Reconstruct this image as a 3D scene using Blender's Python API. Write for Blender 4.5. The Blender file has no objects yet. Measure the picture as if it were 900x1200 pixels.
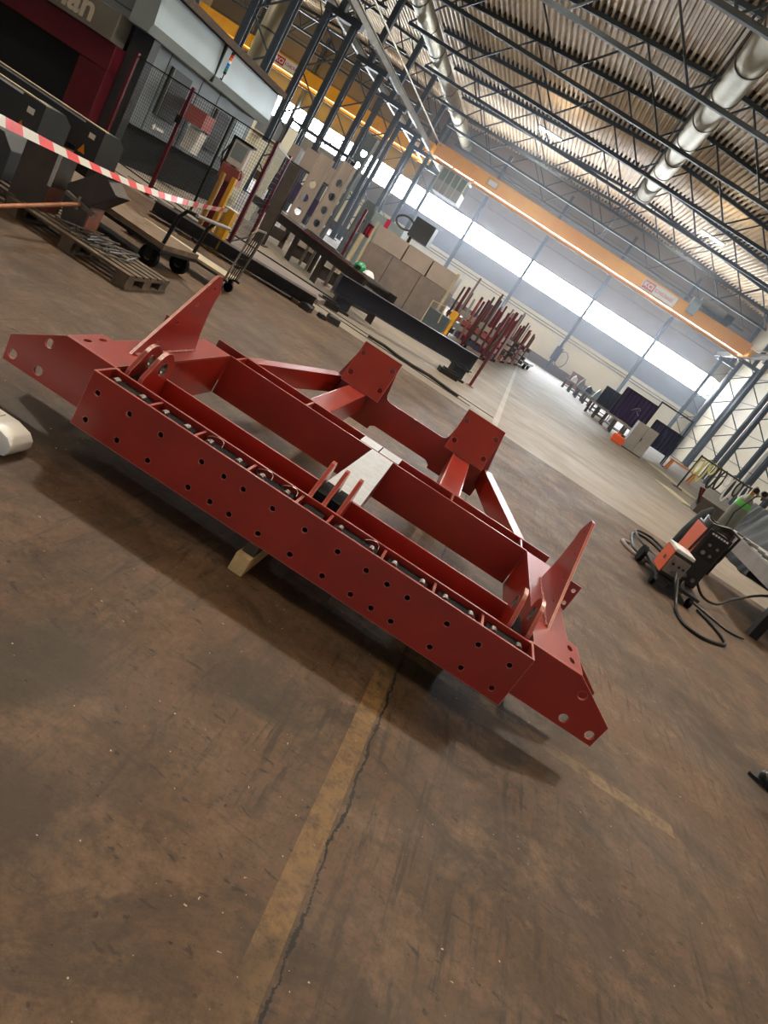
import bpy, bmesh, math, random
from mathutils import Vector, Matrix
random.seed(7)
R_ = math.radians
scene = bpy.context.scene
C = scene.collection

# ------------------------------------------------------------------ camera
cam_d = bpy.data.cameras.new('camera')
cam_d.sensor_fit = 'VERTICAL'; cam_d.sensor_height = 36.0; cam_d.lens = 807.0/1200*36
cam_d.clip_start = 0.05; cam_d.clip_end = 300
cam = bpy.data.objects.new('camera', cam_d); C.objects.link(cam)
A = ((0.829395, 0.557681, -0.033097), (0.198688, -0.239085, 0.950453), (0.522137, -0.794877, -0.309101))
cam.matrix_world = Matrix(((A[0][0], -A[0][1], -A[0][2], 0.0), (A[1][0], -A[1][1], -A[1][2], 0.0),
                           (A[2][0], -A[2][1], -A[2][2], 1.6), (0, 0, 0, 1)))
scene.camera = cam
# ------------------------------------------------------------------ world: overcast daylight entering through the open gate behind the camera
W = bpy.data.worlds.new('world'); scene.world = W; W.use_nodes = True
bg = W.node_tree.nodes['Background']; bg.inputs[0].default_value = (0.92, 0.96, 1.0, 1); bg.inputs[1].default_value = 1.6
pl = bpy.data.lights.new('gate_portal', 'AREA'); pl.shape = 'RECTANGLE'; pl.size = 12.0; pl.size_y = 3.6; pl.cycles.is_portal = True
po = bpy.data.objects.new('gate_portal', pl); C.objects.link(po); po.location = (0, -8.0, 1.8); po.rotation_euler = (R_(90), 0, R_(180))   # samples the sky through the gate opening
vs = scene.view_settings
vs.view_transform = 'Standard'; vs.look = 'None'; vs.gamma = 1.0; vs.use_curve_mapping = False; vs.exposure = -0.08
LAMP_W = 1450.0        # one roof lamp
WIN_E = 60.0           # far window band
HAZE = 0.0045

# ------------------------------------------------------------------ helpers
def lin(c):
    return tuple((x/12.92 if x <= 0.04045 else ((x+0.055)/1.055)**2.4) for x in (v/255.0 for v in c))
MATS = {}
def mat(name, rgb, rough=0.6, metal=0.0, var=0.15, scale=6.0, bump=0.0, bscale=40.0, rgb2=None, spec=0.5, stretch=None):
    """procedural paint/metal/plastic: two tones mixed by noise, roughness noise and a fine bump"""
    m = bpy.data.materials.new(name); m.use_nodes = True; MATS[name] = m
    nt = m.node_tree; N = nt.nodes; L = nt.links
    b = N['Principled BSDF']
    c1 = lin(rgb); c2 = lin(rgb2) if rgb2 else tuple(x*(1-var) for x in c1)
    tc = N.new('ShaderNodeTexCoord'); no = N.new('ShaderNodeTexNoise')
    no.inputs['Scale'].default_value = scale; no.inputs['Detail'].default_value = 5; no.inputs['Roughness'].default_value = 0.6
    src = tc.outputs['Object']
    if stretch:
        mp = N.new('ShaderNodeMapping'); mp.inputs['Scale'].default_value = stretch; L.new(src, mp.inputs[0]); src = mp.outputs[0]
    L.new(src, no.inputs['Vector'])
    rp = N.new('ShaderNodeValToRGB'); rp.color_ramp.elements[0].position = 0.35; rp.color_ramp.elements[1].position = 0.68
    rp.color_ramp.elements[0].color = (*c2, 1); rp.color_ramp.elements[1].color = (*c1, 1)
    L.new(no.outputs['Fac'], rp.inputs[0]); L.new(rp.outputs[0], b.inputs['Base Color'])
    b.inputs['Roughness'].default_value = rough; b.inputs['Metallic'].default_value = metal
    b.inputs['Specular IOR Level'].default_value = spec
    if bump:
        n2 = N.new('ShaderNodeTexNoise'); n2.inputs['Scale'].default_value = bscale; n2.inputs['Detail'].default_value = 3
        L.new(src, n2.inputs['Vector'])
        bp = N.new('ShaderNodeBump'); bp.inputs['Strength'].default_value = bump; bp.inputs['Distance'].default_value = 0.01
        L.new(n2.outputs['Fac'], bp.inputs['Height']); L.new(bp.outputs[0], b.inputs['Normal'])
    return m
def emat(name, rgb, strength):
    m = bpy.data.materials.new(name); m.use_nodes = True; MATS[name] = m
    b = m.node_tree.nodes['Principled BSDF']
    b.inputs['Base Color'].default_value = (*lin(rgb), 1); b.inputs['Emission Color'].default_value = (*lin(rgb), 1)
    b.inputs['Emission Strength'].default_value = strength
    return m
M = MATS
# paints and metals
mat('red_paint', (154, 38, 26), 0.30, 0, 0.18, 3.0, 0.04, 60, spec=0.7)
mat('weld', (190, 120, 110), 0.5, 0.3, 0.3, 80, 0.4, 90)
mat('rubber', (20, 21, 23), 0.8, 0, 0.4, 12, 0.4, 30, spec=0.15)
mat('bolt_steel', (150, 148, 142), 0.32, 0.9, 0.3, 20)
mat('bare_steel', (176, 178, 176), 0.42, 0.2, 0.18, 22, 0.1, 50)
mat('timber', (212, 184, 132), 0.8, 0, 0.3, 14, 0.2, 60, stretch=(1, 0.15, 1))
mat('old_timber', (112, 96, 78), 0.85, 0, 0.35, 9, 0.3, 40)
mat('dark_timber', (74, 62, 52), 0.85, 0, 0.35, 9, 0.3, 40)
mat('white_paint', (225, 226, 222), 0.35, 0, 0.06, 4)
mat('truss_paint', (58, 70, 78), 0.5, 0, 0.25, 2.0)
mat('column_paint', (72, 84, 98), 0.45, 0, 0.25, 1.5)
mat('deck', (232, 216, 190), 0.5, 0.1, 0.22, 0.5, rgb2=(198, 176, 148))
mat('duct_steel', (168, 160, 138), 0.46, 0.75, 0.2, 1.2)
mat('duct_band', (95, 92, 84), 0.4, 0.8, 0.2, 2)
mat('crane_yellow', (250, 186, 14), 0.42, 0, 0.18, 0.6, rgb2=(244, 164, 8))
mat('crane_dark', (60, 58, 56), 0.5, 0.3)
mat('cab_glass', (120, 136, 124), 0.15, 0.2, 0.2, 2)
mat('cream_wall', (232, 230, 210), 0.7, 0, 0.08, 0.5)
mat('beige_wall', (192, 182, 160), 0.7, 0, 0.10, 0.5)
mat('pallet_wood', (94, 80, 65), 0.85, 0, 0.35, 9, 0.3, 40)
mat('conductor', (165, 120, 48), 0.7, 0, 0.2, 2)
mat('grey_wall', (134, 130, 126), 0.7, 0, 0.10, 0.3)
mat('blue_wall', (128, 140, 160), 0.7, 0, 0.10, 0.4)
mat('skirting', (96, 84, 76), 0.8, 0, 0.2, 1)
mat('panel_joint', (84, 84, 86), 0.7)
mat('maroon', (92, 22, 38), 0.42, 0, 0.2, 2)
mat('maroon_pale', (150, 84, 80), 0.45, 0, 0.2, 3)
mat('machine_grey', (112, 124, 132), 0.42, 0.1, 0.14, 0.8)
mat('machine_light', (158, 176, 184), 0.36, 0.15, 0.14, 0.7)
mat('machine_dark', (54, 60, 66), 0.5, 0.05, 0.2, 1)
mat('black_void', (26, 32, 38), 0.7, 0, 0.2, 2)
mat('black_metal', (30, 31, 33), 0.5, 0.3, 0.3, 8)
mat('sign_grey', (118, 120, 116), 0.45, 0.1, 0.12, 2)
mat('cream_letter', (206, 204, 190), 0.5)
mat('white_label', (232, 232, 228), 0.5)
mat('orange_label', (232, 140, 30), 0.5)
mat('dark_steel', (62, 60, 60), 0.5, 0.5, 0.35, 5, 0.1, 40)
mat('mill_steel', (78, 72, 68), 0.5, 0.4, 0.3, 4, 0.1, 30)
mat('blue_steel', (46, 54, 72), 0.45, 0.3, 0.25, 2)
mat('rust', (138, 84, 66), 0.7, 0.1, 0.35, 10, 0.2, 60)
mat('copper', (186, 128, 96), 0.35, 0.7, 0.3, 10)
mat('rod_steel', (112, 106, 100), 0.35, 0.85, 0.5, 30)
mat('yellow_paint', (222, 168, 44), 0.45, 0, 0.2, 3)
mat('ochre_board', (176, 136, 66), 0.7, 0, 0.25, 5)
mat('pale_board', (184, 176, 150), 0.75, 0, 0.25, 6)
mat('cabinet_grey', (150, 150, 148), 0.5, 0.2, 0.16, 2)
mat('booth_grey', (136, 128, 124), 0.55, 0.25, 0.28, 2.2)
mat('booth_light', (166, 156, 148), 0.55, 0.1, 0.12, 2)
mat('pale_blue', (150, 168, 174), 0.5, 0, 0.12, 2)
mat('pink_red', (205, 40, 80), 0.5)
mat('purple_screen', (62, 54, 92), 0.5, 0, 0.25, 2)
mat('navy', (48, 54, 84), 0.55, 0, 0.25, 2)
mat('tarp', (66, 72, 78), 0.75, 0, 0.3, 3, 0.3, 9, spec=0.25)
mat('cylinder_grey', (124, 130, 122), 0.4, 0.15, 0.18, 5)
mat('green_paint', (92, 190, 84), 0.4, 0, 0.1, 4)
mat('brass', (178, 148, 84), 0.35, 0.8)
mat('welder_orange', (224, 96, 50), 0.42, 0, 0.12, 6)
mat('welder_black', (30, 31, 34), 0.42, 0, 0.25, 8)
mat('plastic_white', (226, 226, 224), 0.4)
mat('hose_black', (24, 23, 24), 0.5)
mat('hose_yellow', (186, 184, 116), 0.55)
mat('hose_white', (206, 206, 204), 0.55)
mat('orange_paint', (206, 132, 62), 0.5, 0, 0.15, 4)
mat('teal', (72, 86, 94), 0.5, 0, 0.2, 3)
mat('green_helmet', (40, 140, 96), 0.35)
mat('skin', (206, 158, 132), 0.6, 0, 0.05, 10)
mat('hair', (64, 50, 40), 0.7, 0, 0.3, 30)
mat('jacket', (44, 48, 56), 0.85, 0, 0.2, 10)
mat('trousers', (40, 42, 46), 0.85, 0, 0.2, 10)
mat('boot_leather', (52, 58, 58), 0.3, 0, 0.3, 20, 0.1, 60)
mat('orange_cloth', (226, 100, 44), 0.7, 0, 0.1, 10)
mat('sole', (26, 26, 26), 0.7)
mat('red_lens', (190, 30, 30), 0.3); mat('blue_lens', (30, 120, 190), 0.3); mat('green_lens', (30, 120, 80), 0.3); mat('amber_lens', (220, 120, 30), 0.3)
emat('window_light', (236, 246, 255), WIN_E)
emat('tube_light', (240, 250, 255), 22.0)
def stripes(name, a, b, axis, period):
    m = bpy.data.materials.new(name); m.use_nodes = True; M[name] = m
    nt = m.node_tree; N = nt.nodes; L = nt.links
    tc = N.new('ShaderNodeTexCoord'); sp = N.new('ShaderNodeSeparateXYZ'); L.new(tc.outputs['Object'], sp.inputs[0])
    dv = N.new('ShaderNodeMath'); dv.operation = 'DIVIDE'; dv.inputs[1].default_value = period; L.new(sp.outputs[axis], dv.inputs[0])
    fr = N.new('ShaderNodeMath'); fr.operation = 'FRACT'; L.new(dv.outputs[0], fr.inputs[0])
    gt = N.new('ShaderNodeMath'); gt.operation = 'GREATER_THAN'; gt.inputs[1].default_value = 0.5; L.new(fr.outputs[0], gt.inputs[0])
    mx = N.new('ShaderNodeMix'); mx.data_type = 'RGBA'; mx.inputs[6].default_value = (*lin(a), 1); mx.inputs[7].default_value = (*lin(b), 1)
    L.new(gt.outputs[0], mx.inputs[0]); bs = N['Principled BSDF']; L.new(mx.outputs[2], bs.inputs['Base Color']); bs.inputs['Roughness'].default_value = 0.4
    return m
stripes('tape', (206, 206, 198), (214, 62, 66), 0, 0.50)
mat('runway_steel', (128, 122, 112), 0.45, 0.4, 0.3, 1.5)
mat('filler', (52, 50, 50), 0.7)

def edge_wear_glint(m, rgb, width=0.004):
    '''paint rubbed thin along the plate edges'''
    nt = m.node_tree; N = nt.nodes; L = nt.links; b = N['Principled BSDF']
    bv = N.new('ShaderNodeBevel'); bv.samples = 4; bv.inputs['Radius'].default_value = width
    ge = N.new('ShaderNodeNewGeometry'); dt = N.new('ShaderNodeVectorMath'); dt.operation = 'DOT_PRODUCT'
    L.new(bv.outputs[0], dt.inputs[0]); L.new(ge.outputs['Normal'], dt.inputs[1])
    mr = N.new('ShaderNodeMapRange'); mr.inputs[1].default_value = 0.985; mr.inputs[2].default_value = 0.90; mr.inputs[3].default_value = 0.0; mr.inputs[4].default_value = 0.85
    L.new(dt.outputs['Value'], mr.inputs[0])
    old = b.inputs['Base Color'].links[0].from_socket; mx = N.new('ShaderNodeMix'); mx.data_type = 'RGBA'
    L.new(mr.outputs[0], mx.inputs[0]); L.new(old, mx.inputs[6]); mx.inputs[7].default_value = (*lin(rgb), 1); L.new(mx.outputs[2], b.inputs['Base Color'])
edge_wear_glint(M['red_paint'], (222, 150, 138), 0.006)  # pale pink on edges: wear plus edge highlight put into the colour
M['red_paint'].node_tree.nodes['Principled BSDF'].inputs['Coat Weight'].default_value = 0.35
M['red_paint'].node_tree.nodes['Principled BSDF'].inputs['Coat Roughness'].default_value = 0.22
class MB:
    """collects simple shapes and links them as ONE mesh object"""
    def __init__(s): s.v = []; s.f = []
    def add(s, vs, fs):
        o = len(s.v); s.v += [tuple(x) for x in vs]; s.f += [tuple(o+i for i in f) for f in fs]; return s
    def box(s, x0, x1, y0, y1, z0, z1, mx=None):
        vs = [Vector((x, y, z)) for z in (z0, z1) for y in (y0, y1) for x in (x0, x1)]
        if mx: vs = [mx @ v for v in vs]
        return s.add(vs, [(0, 2, 3, 1), (4, 5, 7, 6), (0, 1, 5, 4), (2, 6, 7, 3), (0, 4, 6, 2), (1, 3, 7, 5)])
    def bar(s, a, b, w, h, up=(0, 0, 1)):
        a, b = Vector(a), Vector(b); d = (b-a)
        if d.length < 1e-6: return s
        d.normalize(); u = Vector(up)
        if abs(d.dot(u)) > 0.99: u = Vector((0, 1, 0))
        x = d.cross(u).normalized(); y = x.cross(d).normalized()
        vs = [p + x*(sx*w/2) + y*(sy*h/2) for p in (a, b) for sx, sy in ((-1, -1), (1, -1), (1, 1), (-1, 1))]
        return s.add(vs, [(0, 1, 2, 3), (7, 6, 5, 4), (0, 4, 5, 1), (1, 5, 6, 2), (2, 6, 7, 3), (3, 7, 4, 0)])
    def tube(s, pts, r, n=8, cap=True):
        pts = [Vector(p) for p in pts]; rs = r if isinstance(r, (list, tuple)) else [r]*len(pts)
        rings = []; prev = None
        for i, p in enumerate(pts):
            t = (pts[min(i+1, len(pts)-1)] - pts[max(i-1, 0)])
            t = t.normalized() if t.length > 1e-9 else Vector((0, 0, 1))
            if prev is None:
                u = Vector((0, 0, 1)) if abs(t.z) < 0.9 else Vector((1, 0, 0)); x = t.cross(u).normalized()
            else:
                x = (prev - t*prev.dot(t)); x = x.normalized() if x.length > 1e-6 else t.orthogonal().normalized()
            prev = x; y = t.cross(x)
            rings.append([p + (x*math.cos(2*math.pi*k/n) + y*math.sin(2*math.pi*k/n))*rs[i] for k in range(n)])
        vs = [v for ring in rings for v in ring]; fs = []
        for i in range(len(pts)-1):
            for k in range(n):
                fs.append((i*n+k, i*n+(k+1) % n, (i+1)*n+(k+1) % n, (i+1)*n+k))
        if cap:
            fs.append(tuple(reversed(range(n)))); fs.append(tuple((len(pts)-1)*n+k for k in range(n)))
        return s.add(vs, fs)
    def cyl(s, a, b, r, n=16): return s.tube([a, b], r, n)
    def lathe(s, base, prof, n=20):
        vs = []; fs = []; b = Vector(base)
        for r, z in prof:
            for k in range(n): vs.append(b + Vector((r*math.cos(2*math.pi*k/n), r*math.sin(2*math.pi*k/n), z)))
        for i in range(len(prof)-1):
            for k in range(n): fs.append((i*n+k, i*n+(k+1) % n, (i+1)*n+(k+1) % n, (i+1)*n+k))
        fs.append(tuple(reversed(range(n)))); fs.append(tuple((len(prof)-1)*n+k for k in range(n)))
        return s.add(vs, fs)
    def prism(s, poly, axis, a, b):
        """2-D polygon extruded along axis ('x','y','z') from a to b; poly coords are the two other axes in order"""
        def P(p, t): return {'x': (t, p[0], p[1]), 'y': (p[0], t, p[1]), 'z': (p[0], p[1], t)}[axis]
        n = len(poly); vs = [P(p, a) for p in poly] + [P(p, b) for p in poly]
        fs = [tuple(reversed(range(n))), tuple(range(n, 2*n))] + [(i, (i+1) % n, n+(i+1) % n, n+i) for i in range(n)]
        return s.add(vs, fs)
    def build(s, name, m, parent=None, smooth=False, bevel=0.0):
        me = bpy.data.meshes.new(name); me.from_pydata(s.v, [], s.f); me.validate()
        bm = bmesh.new(); bm.from_mesh(me); bmesh.ops.recalc_face_normals(bm, faces=bm.faces)
        if bevel: bmesh.ops.bevel(bm, geom=list(bm.edges), offset=bevel, segments=2, affect='EDGES', profile=0.6)
        bm.to_mesh(me); bm.free()
        if smooth:
            for p in me.polygons: p.use_smooth = True
            me.set_sharp_from_angle(angle=R_(40))
        me.materials.append(M[m] if isinstance(m, str) else m)
        o = bpy.data.objects.new(name, me); C.objects.link(o)
        if parent: o.parent = parent
        return o
def tag(o, label=None, cat=None, group=None, kind=None):
    if label: o['label'] = label
    if cat: o['category'] = cat
    if group: o['group'] = group
    if kind: o['kind'] = kind
    return o
def thing(name, label, cat, loc=(0, 0, 0), rz=0.0, group=None):
    o = bpy.data.objects.new(name, None); C.objects.link(o); o.location = loc; o.rotation_euler = (0, 0, rz)
    o.empty_display_size = 0.1
    return tag(o, label, cat, group)
def struct(name, mb, m, parent=None, **k):
    o = mb.build(name, m, parent, **k)
    if not parent: o['kind'] = 'structure'
    return o
def dup(root, loc, rz=None, label=None, group=None):
    r = root.copy(); C.objects.link(r); r.location = loc
    if rz is not None: r.rotation_euler = (0, 0, rz)
    if label: r['label'] = label
    if group: r['group'] = group
    for ch in list(root.children):
        c = ch.copy(); C.objects.link(c); c.parent = r
        for g in ch.children:
            d = g.copy(); C.objects.link(d); d.parent = c
    return r
def curve_mesh(cu, name):
    o = bpy.data.objects.new(name, cu); C.objects.link(o)
    dg = bpy.context.evaluated_depsgraph_get(); me = bpy.data.meshes.new_from_object(o.evaluated_get(dg))
    bpy.data.objects.remove(o); bpy.data.curves.remove(cu); return me
def circ(x, y, r, n=14, sx=1.0, sy=1.0):
    return [(x+r*sx*math.cos(2*math.pi*k/n), y+r*sy*math.sin(2*math.pi*k/n)) for k in range(n)]
def plate(name, outline, holes, t, mx, m, parent):
    """flat steel plate of thickness t with real drilled holes; 2-D coords mapped by matrix mx (2-D x, 2-D y, thickness)"""
    cu = bpy.data.curves.new(name, 'CURVE'); cu.dimensions = '2D'; cu.fill_mode = 'BOTH'; cu.extrude = t/2
    for loop in [outline]+holes:
        sp = cu.splines.new('POLY'); sp.points.add(len(loop)-1); sp.use_cyclic_u = True
        for i, p in enumerate(loop): sp.points[i].co = (p[0], p[1], 0, 1)
    me = curve_mesh(cu, name); me.transform(mx); me.name = name
    if mx.determinant() < 0: me.flip_normals()
    me.materials.clear(); me.materials.append(M[m])
    for p in me.polygons: p.use_smooth = False
    o = bpy.data.objects.new(name, me); C.objects.link(o)
    if parent: o.parent = parent
    return o
def XZ(v): return Matrix(((1, 0, 0, 0), (0, 0, 1, v), (0, 1, 0, 0), (0, 0, 0, 1)))      # 2-D (x,z), at y=v
def YZ(u): return Matrix(((0, 0, 1, u), (1, 0, 0, 0), (0, 1, 0, 0), (0, 0, 0, 1)))      # 2-D (y,z), at x=u
def XY(w): return Matrix(((1, 0, 0, 0), (0, 1, 0, 0), (0, 0, 1, w), (0, 0, 0, 1)))
def text(name, body, size, mx, m, parent, ext=0.004, bold=0.0, xs=1.0):
    cu = bpy.data.curves.new(name, 'FONT'); cu.body = body; cu.size = size; cu.extrude = ext; cu.offset = bold; cu.resolution_u = 3
    me = curve_mesh(cu, name); me.transform(Matrix.Diagonal((xs, 1, 1, 1))); me.transform(mx)
    me.materials.clear(); me.materials.append(M[m])
    o = bpy.data.objects.new(name, me); C.objects.link(o); o.parent = parent
    return o
def T3(loc, xdir, ydir):
    x = Vector(xdir).normalized(); y = Vector(ydir).normalized(); z = x.cross(y)
    return Matrix(((x.x, y.x, z.x, loc[0]), (x.y, y.y, z.y, loc[1]), (x.z, y.z, z.z, loc[2]), (0, 0, 0, 1)))
# ================================================================== LIGHT: twin fluorescent roof fittings, some of them added fill, rows at X = +-5.1
TRUSS_Y = [-1.1 + 6.41*k for k in range(12)]      # frames every 6.41 m
def roof_z(x): return 15.55 - 0.058*abs(x-0.37)
LZ = 13.25                                         # lamp height
CT = 9.54                                          # column head / crane rail level
def roof_lamp(x, y, label, k=1.0, up=0.3):
    t = thing('roof_lamp', label, 'lamp', (x, y, LZ), 0, 'fluorescent fittings under the roof')
    MB().box(-0.92, 0.92, -0.25, 0.25, 0.03, 0.12).build('housing', 'white_paint', t)
    for s in (-1, 1): MB().cyl((-0.86, s*0.12, 0.0), (0.86, s*0.12, 0.0), 0.035, 8).build('tube', 'tube_light', t)
    for s in (-0.6, 0.6): MB().cyl((s, 0, 0.12), (s, 0, (roof_z(x) if x > -15 else roof_z2(x))-LZ), 0.008, 6).build('hanger', 'truss_paint', t)
    la = bpy.data.lights.new('roof_lamp_light', 'AREA'); la.shape = 'RECTANGLE'; la.size = 1.72; la.size_y = 0.44; la.energy = LAMP_W*k
    la.color = (1.0, 0.95, 0.86)
    lo = bpy.data.objects.new('roof_lamp_light', la); C.objects.link(lo); lo.parent = t; lo.location = (0, 0, -0.05)
    lu = bpy.data.lights.new('roof_lamp_uplight', 'AREA'); lu.shape = 'RECTANGLE'; lu.size = 1.72; lu.size_y = 0.44; lu.energy = LAMP_W*up; lu.color = (1.0, 0.88, 0.70)  # upward light added to brighten the roof deck
    lo = bpy.data.objects.new('roof_lamp_uplight', lu); C.objects.link(lo); lo.parent = t; lo.location = (0, 0, 0.15); lo.rotation_euler = (math.pi, 0, 0)
    return t
def roof_z2(x): return 14.6 - 0.058*abs(x+29) + 0.75
for y, w in ((1.1, 'lit lamp fitting overhead behind the viewer'), (13.9, 'first lit lamp fitting ahead, above the red frame'), (26.8, 'second lit lamp fitting down the hall'), (52.0, 'white rectangular lamp glowing under the roof deck')):  # overhead and mid-hall pairs are added, to lighten frame and roof deck
    for x in (-6.4, 6.4):
        roof_lamp(x, y, w + (', on the left side' if x < 0 else ', on the right side'), {1.1: 0.10, 13.9: 1.0, 26.8: 0.22, 52.0: 0.8}[y], {1.1: 0.8, 13.9: 1.8, 26.8: 0.12, 52.0: 0.06}[y])
for y, w in ((30.0, 'lit lamp fitting in the left bay, nearer one'), (45.0, 'lit lamp fitting in the left bay, farther one')): roof_lamp(-30.0, y, w)  # unseen pair added to brighten the left bay

# ================================================================== FLOOR
def floor_material():
    m = bpy.data.materials.new('concrete_floor'); m.use_nodes = True
    nt = m.node_tree; N = nt.nodes; L = nt.links; b = N['Principled BSDF']
    geo = N.new('ShaderNodeNewGeometry'); sp = N.new('ShaderNodeSeparateXYZ'); L.new(geo.outputs['Position'], sp.inputs[0])
    X, Y = sp.outputs[0], sp.outputs[1]
    def math_(op, a, b_=None, c=None, clamp=False):
        n = N.new('ShaderNodeMath'); n.operation = op; n.use_clamp = clamp
        for i, v in enumerate((a, b_, c)):
            if v is None: continue
            if isinstance(v, (int, float)): n.inputs[i].default_value = v
            else: L.new(v, n.inputs[i])
        return n.outputs[0]
    def noise(scale, detail=6, rough=0.6, st=None, dist=0.0, off=(0, 0, 0), rot=0.0):
        mp = N.new('ShaderNodeMapping'); mp.inputs['Scale'].default_value = st or (1, 1, 1); mp.inputs['Location'].default_value = off
        mp.inputs['Rotation'].default_value = (0, 0, rot)
        L.new(geo.outputs['Position'], mp.inputs[0]); n = N.new('ShaderNodeTexNoise'); n.inputs['Scale'].default_value = scale
        n.inputs['Detail'].default_value = detail; n.inputs['Roughness'].default_value = rough; n.inputs['Distortion'].default_value = dist
        L.new(mp.outputs[0], n.inputs['Vector']); return n.outputs['Fac']
    def ramp(f, p0, p1, a=0.0, c=1.0):
        n = N.new('ShaderNodeMapRange'); n.inputs[1].default_value = p0; n.inputs[2].default_value = p1; n.inputs[3].default_value = a; n.inputs[4].default_value = c
        L.new(f, n.inputs[0]); return n.outputs[0]
    def mix(f, a, c, mode='MIX'):
        n = N.new('ShaderNodeMix'); n.data_type = 'RGBA'; n.blend_type = mode; n.clamp_factor = True
        for i, v in ((0, f), (6, a), (7, c)):
            if isinstance(v, tuple): n.inputs[i].default_value = (*v, 1) if len(v) == 3 else v
            elif isinstance(v, (int, float)): n.inputs[i].default_value = v
            else: L.new(v, n.inputs[i])
        return n.outputs[2]
    base = mix(ramp(noise(0.75, 10, 0.72, dist=0.6), 0.38, 0.62), lin((58, 44, 31)), lin((94, 73, 54)))
    base = mix(ramp(noise(3.2, 10, 0.75, off=(3, 7, 0)), 0.50, 0.66), base, lin((106, 86, 67)))
    base = mix(ramp(noise(1.5, 9, 0.75, dist=1.2, off=(11, 2, 0)), 0.50, 0.64, 0, 0.85), base, lin((48, 39, 29)))
    # greenish-grey oil patch area on the left slab
    base = mix(ramp(noise(0.8, 5, 0.6, off=(-4, 5, 0)), 0.55, 0.72, 0, 0.6), base, lin((60, 58, 46)))
    # dragged scuff marks
    sc = ramp(noise(3.0, 5, 0.65, st=(3.4, 0.5, 1), dist=0.5, rot=R_(-24)), 0.58, 0.72, 0, 0.75)
    base = mix(sc, base, lin((46, 38, 31)))
    sc2 = ramp(noise(6.0, 3, 0.5, st=(0.5, 4.0, 1), dist=0.8, off=(2, 9, 0), rot=R_(14)), 0.66, 0.75, 0, 0.55)
    base = mix(sc2, base, lin((54, 45, 36)))
    # fine grain, chipped dashes and fan-like sweeping strokes
    base = mix(ramp(noise(34, 6, 0.8, off=(2, 2, 2)), 0.34, 0.68, 0, 0.55), base, lin((50, 39, 28)), 'MULTIPLY') if False else mix(ramp(noise(30, 8, 0.8, off=(2, 2, 2)), 0.46, 0.62, 0.0, 0.45), base, lin((46, 36, 27)))
    dash = ramp(noise(17, 4, 0.65, st=(0.55, 1.5, 1), dist=0.6, off=(4, 1, 0)), 0.62, 0.68, 0, 0.8); base = mix(dash, base, lin((38, 31, 24)))
    fan = ramp(noise(5.0, 6, 0.7, st=(4.5, 0.42, 1), dist=0.35, off=(7, 3, 0), rot=R_(-38)), 0.53, 0.64, 0, 1.0)
    zone = ramp(noise(0.9, 3, 0.5, off=(1.2, 0.4, 0)), 0.38, 0.54)
    base = mix(math_('MULTIPLY', math_('MULTIPLY', fan, zone), 0.75), base, lin((40, 33, 25)))
    # old oil stains with ragged outlines
    rag = math_('MULTIPLY', math_('SUBTRACT', noise(4.5, 8, 0.75, off=(9, 4, 0)), 0.5), 1.5)
    for sx, sy, rx, ry, a_, col in ((-0.72, 1.72, 0.20, 0.26, 0.75, (40, 37, 28)), (-0.45, 1.25, 0.22, 0.16, 0.7, (42, 34, 25)), (-0.10, 2.25, 0.28, 0.16, 0.5, (50, 46, 35)), (0.62, 1.25, 0.12, 0.10, 0.6, (44, 35, 26)), (-0.15, 4.2, 0.22, 0.30, 0.75, (34, 30, 26)), (0.75, 4.1, 0.30, 0.22, 0.75, (34, 30, 26)), (-1.7, 3.1, 0.5, 0.3, 0.55, (46, 40, 31))):
        ex = math_('DIVIDE', math_('SUBTRACT', X, sx), rx); ey = math_('DIVIDE', math_('SUBTRACT', Y, sy), ry)
        r2 = math_('ADD', math_('SQRT', math_('ADD', math_('MULTIPLY', ex, ex), math_('MULTIPLY', ey, ey))), rag)
        base = mix(ramp(r2, 1.25, 0.55, 0, a_), base, lin(col))
    # small dark pits and light chips
    pit = ramp(noise(26, 2, 0.5), 0.70, 0.75, 0, 0.85); base = mix(pit, base, lin((38, 32, 26)))
    chip = ramp(noise(45, 2, 0.5, off=(5, 5, 5)), 0.745, 0.76, 0, 0.6); base = mix(chip, base, lin((200, 190, 170)))
    # smooth paler slab beyond the joint
    far = math_('GREATER_THAN', Y, 12.45)
    pale = mix(ramp(noise(0.35, 6, 0.6, st=(1, 2.2, 1), dist=0.5), 0.35, 0.7), lin((110, 103, 94)), lin((138, 131, 120)))
    pale = mix(ramp(noise(1.4, 5, 0.7, st=(0.4, 1.5, 1)), 0.52, 0.75, 0, 0.5), pale, lin((100, 92, 82)))
    base = mix(math_('MULTIPLY', far, 0.92), base, pale)
    # joint lines: one along the hall (cracked), one across
    wob = math_('MULTIPLY', math_('SUBTRACT', noise(3.2, 8, 0.75, off=(1, 0, 0)), 0.5), 0.10)
    xc = math_('ADD', math_('SUBTRACT', X, 0.375), wob)
    near = math_('LESS_THAN', Y, 12.4)
    crack = math_('MULTIPLY', math_('LESS_THAN', math_('ABSOLUTE', xc), ramp(noise(9, 4, 0.7), 0.3, 0.8, 0.001, 0.010)), near)
    yj = math_('SUBTRACT', Y, 12.45)
    joint = math_('LESS_THAN', math_('ABSOLUTE', yj), 0.030)
    # worn yellow stripe along the crack, a fainter one across, a pale line down the hall
    worn = ramp(noise(14, 6, 0.75), 0.36, 0.56)
    worn2 = ramp(noise(1.4, 4, 0.6, off=(8, 1, 0)), 0.40, 0.58)
    s1 = math_('MULTIPLY', math_('LESS_THAN', math_('ABSOLUTE', math_('SUBTRACT', X, 0.315)), 0.043), math_('LESS_THAN', Y, 12.4))
    s1 = math_('MULTIPLY', math_('MULTIPLY', s1, worn), math_('MULTIPLY', worn2, 0.5))
    base = mix(s1, base, lin((140, 112, 66)))
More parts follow.
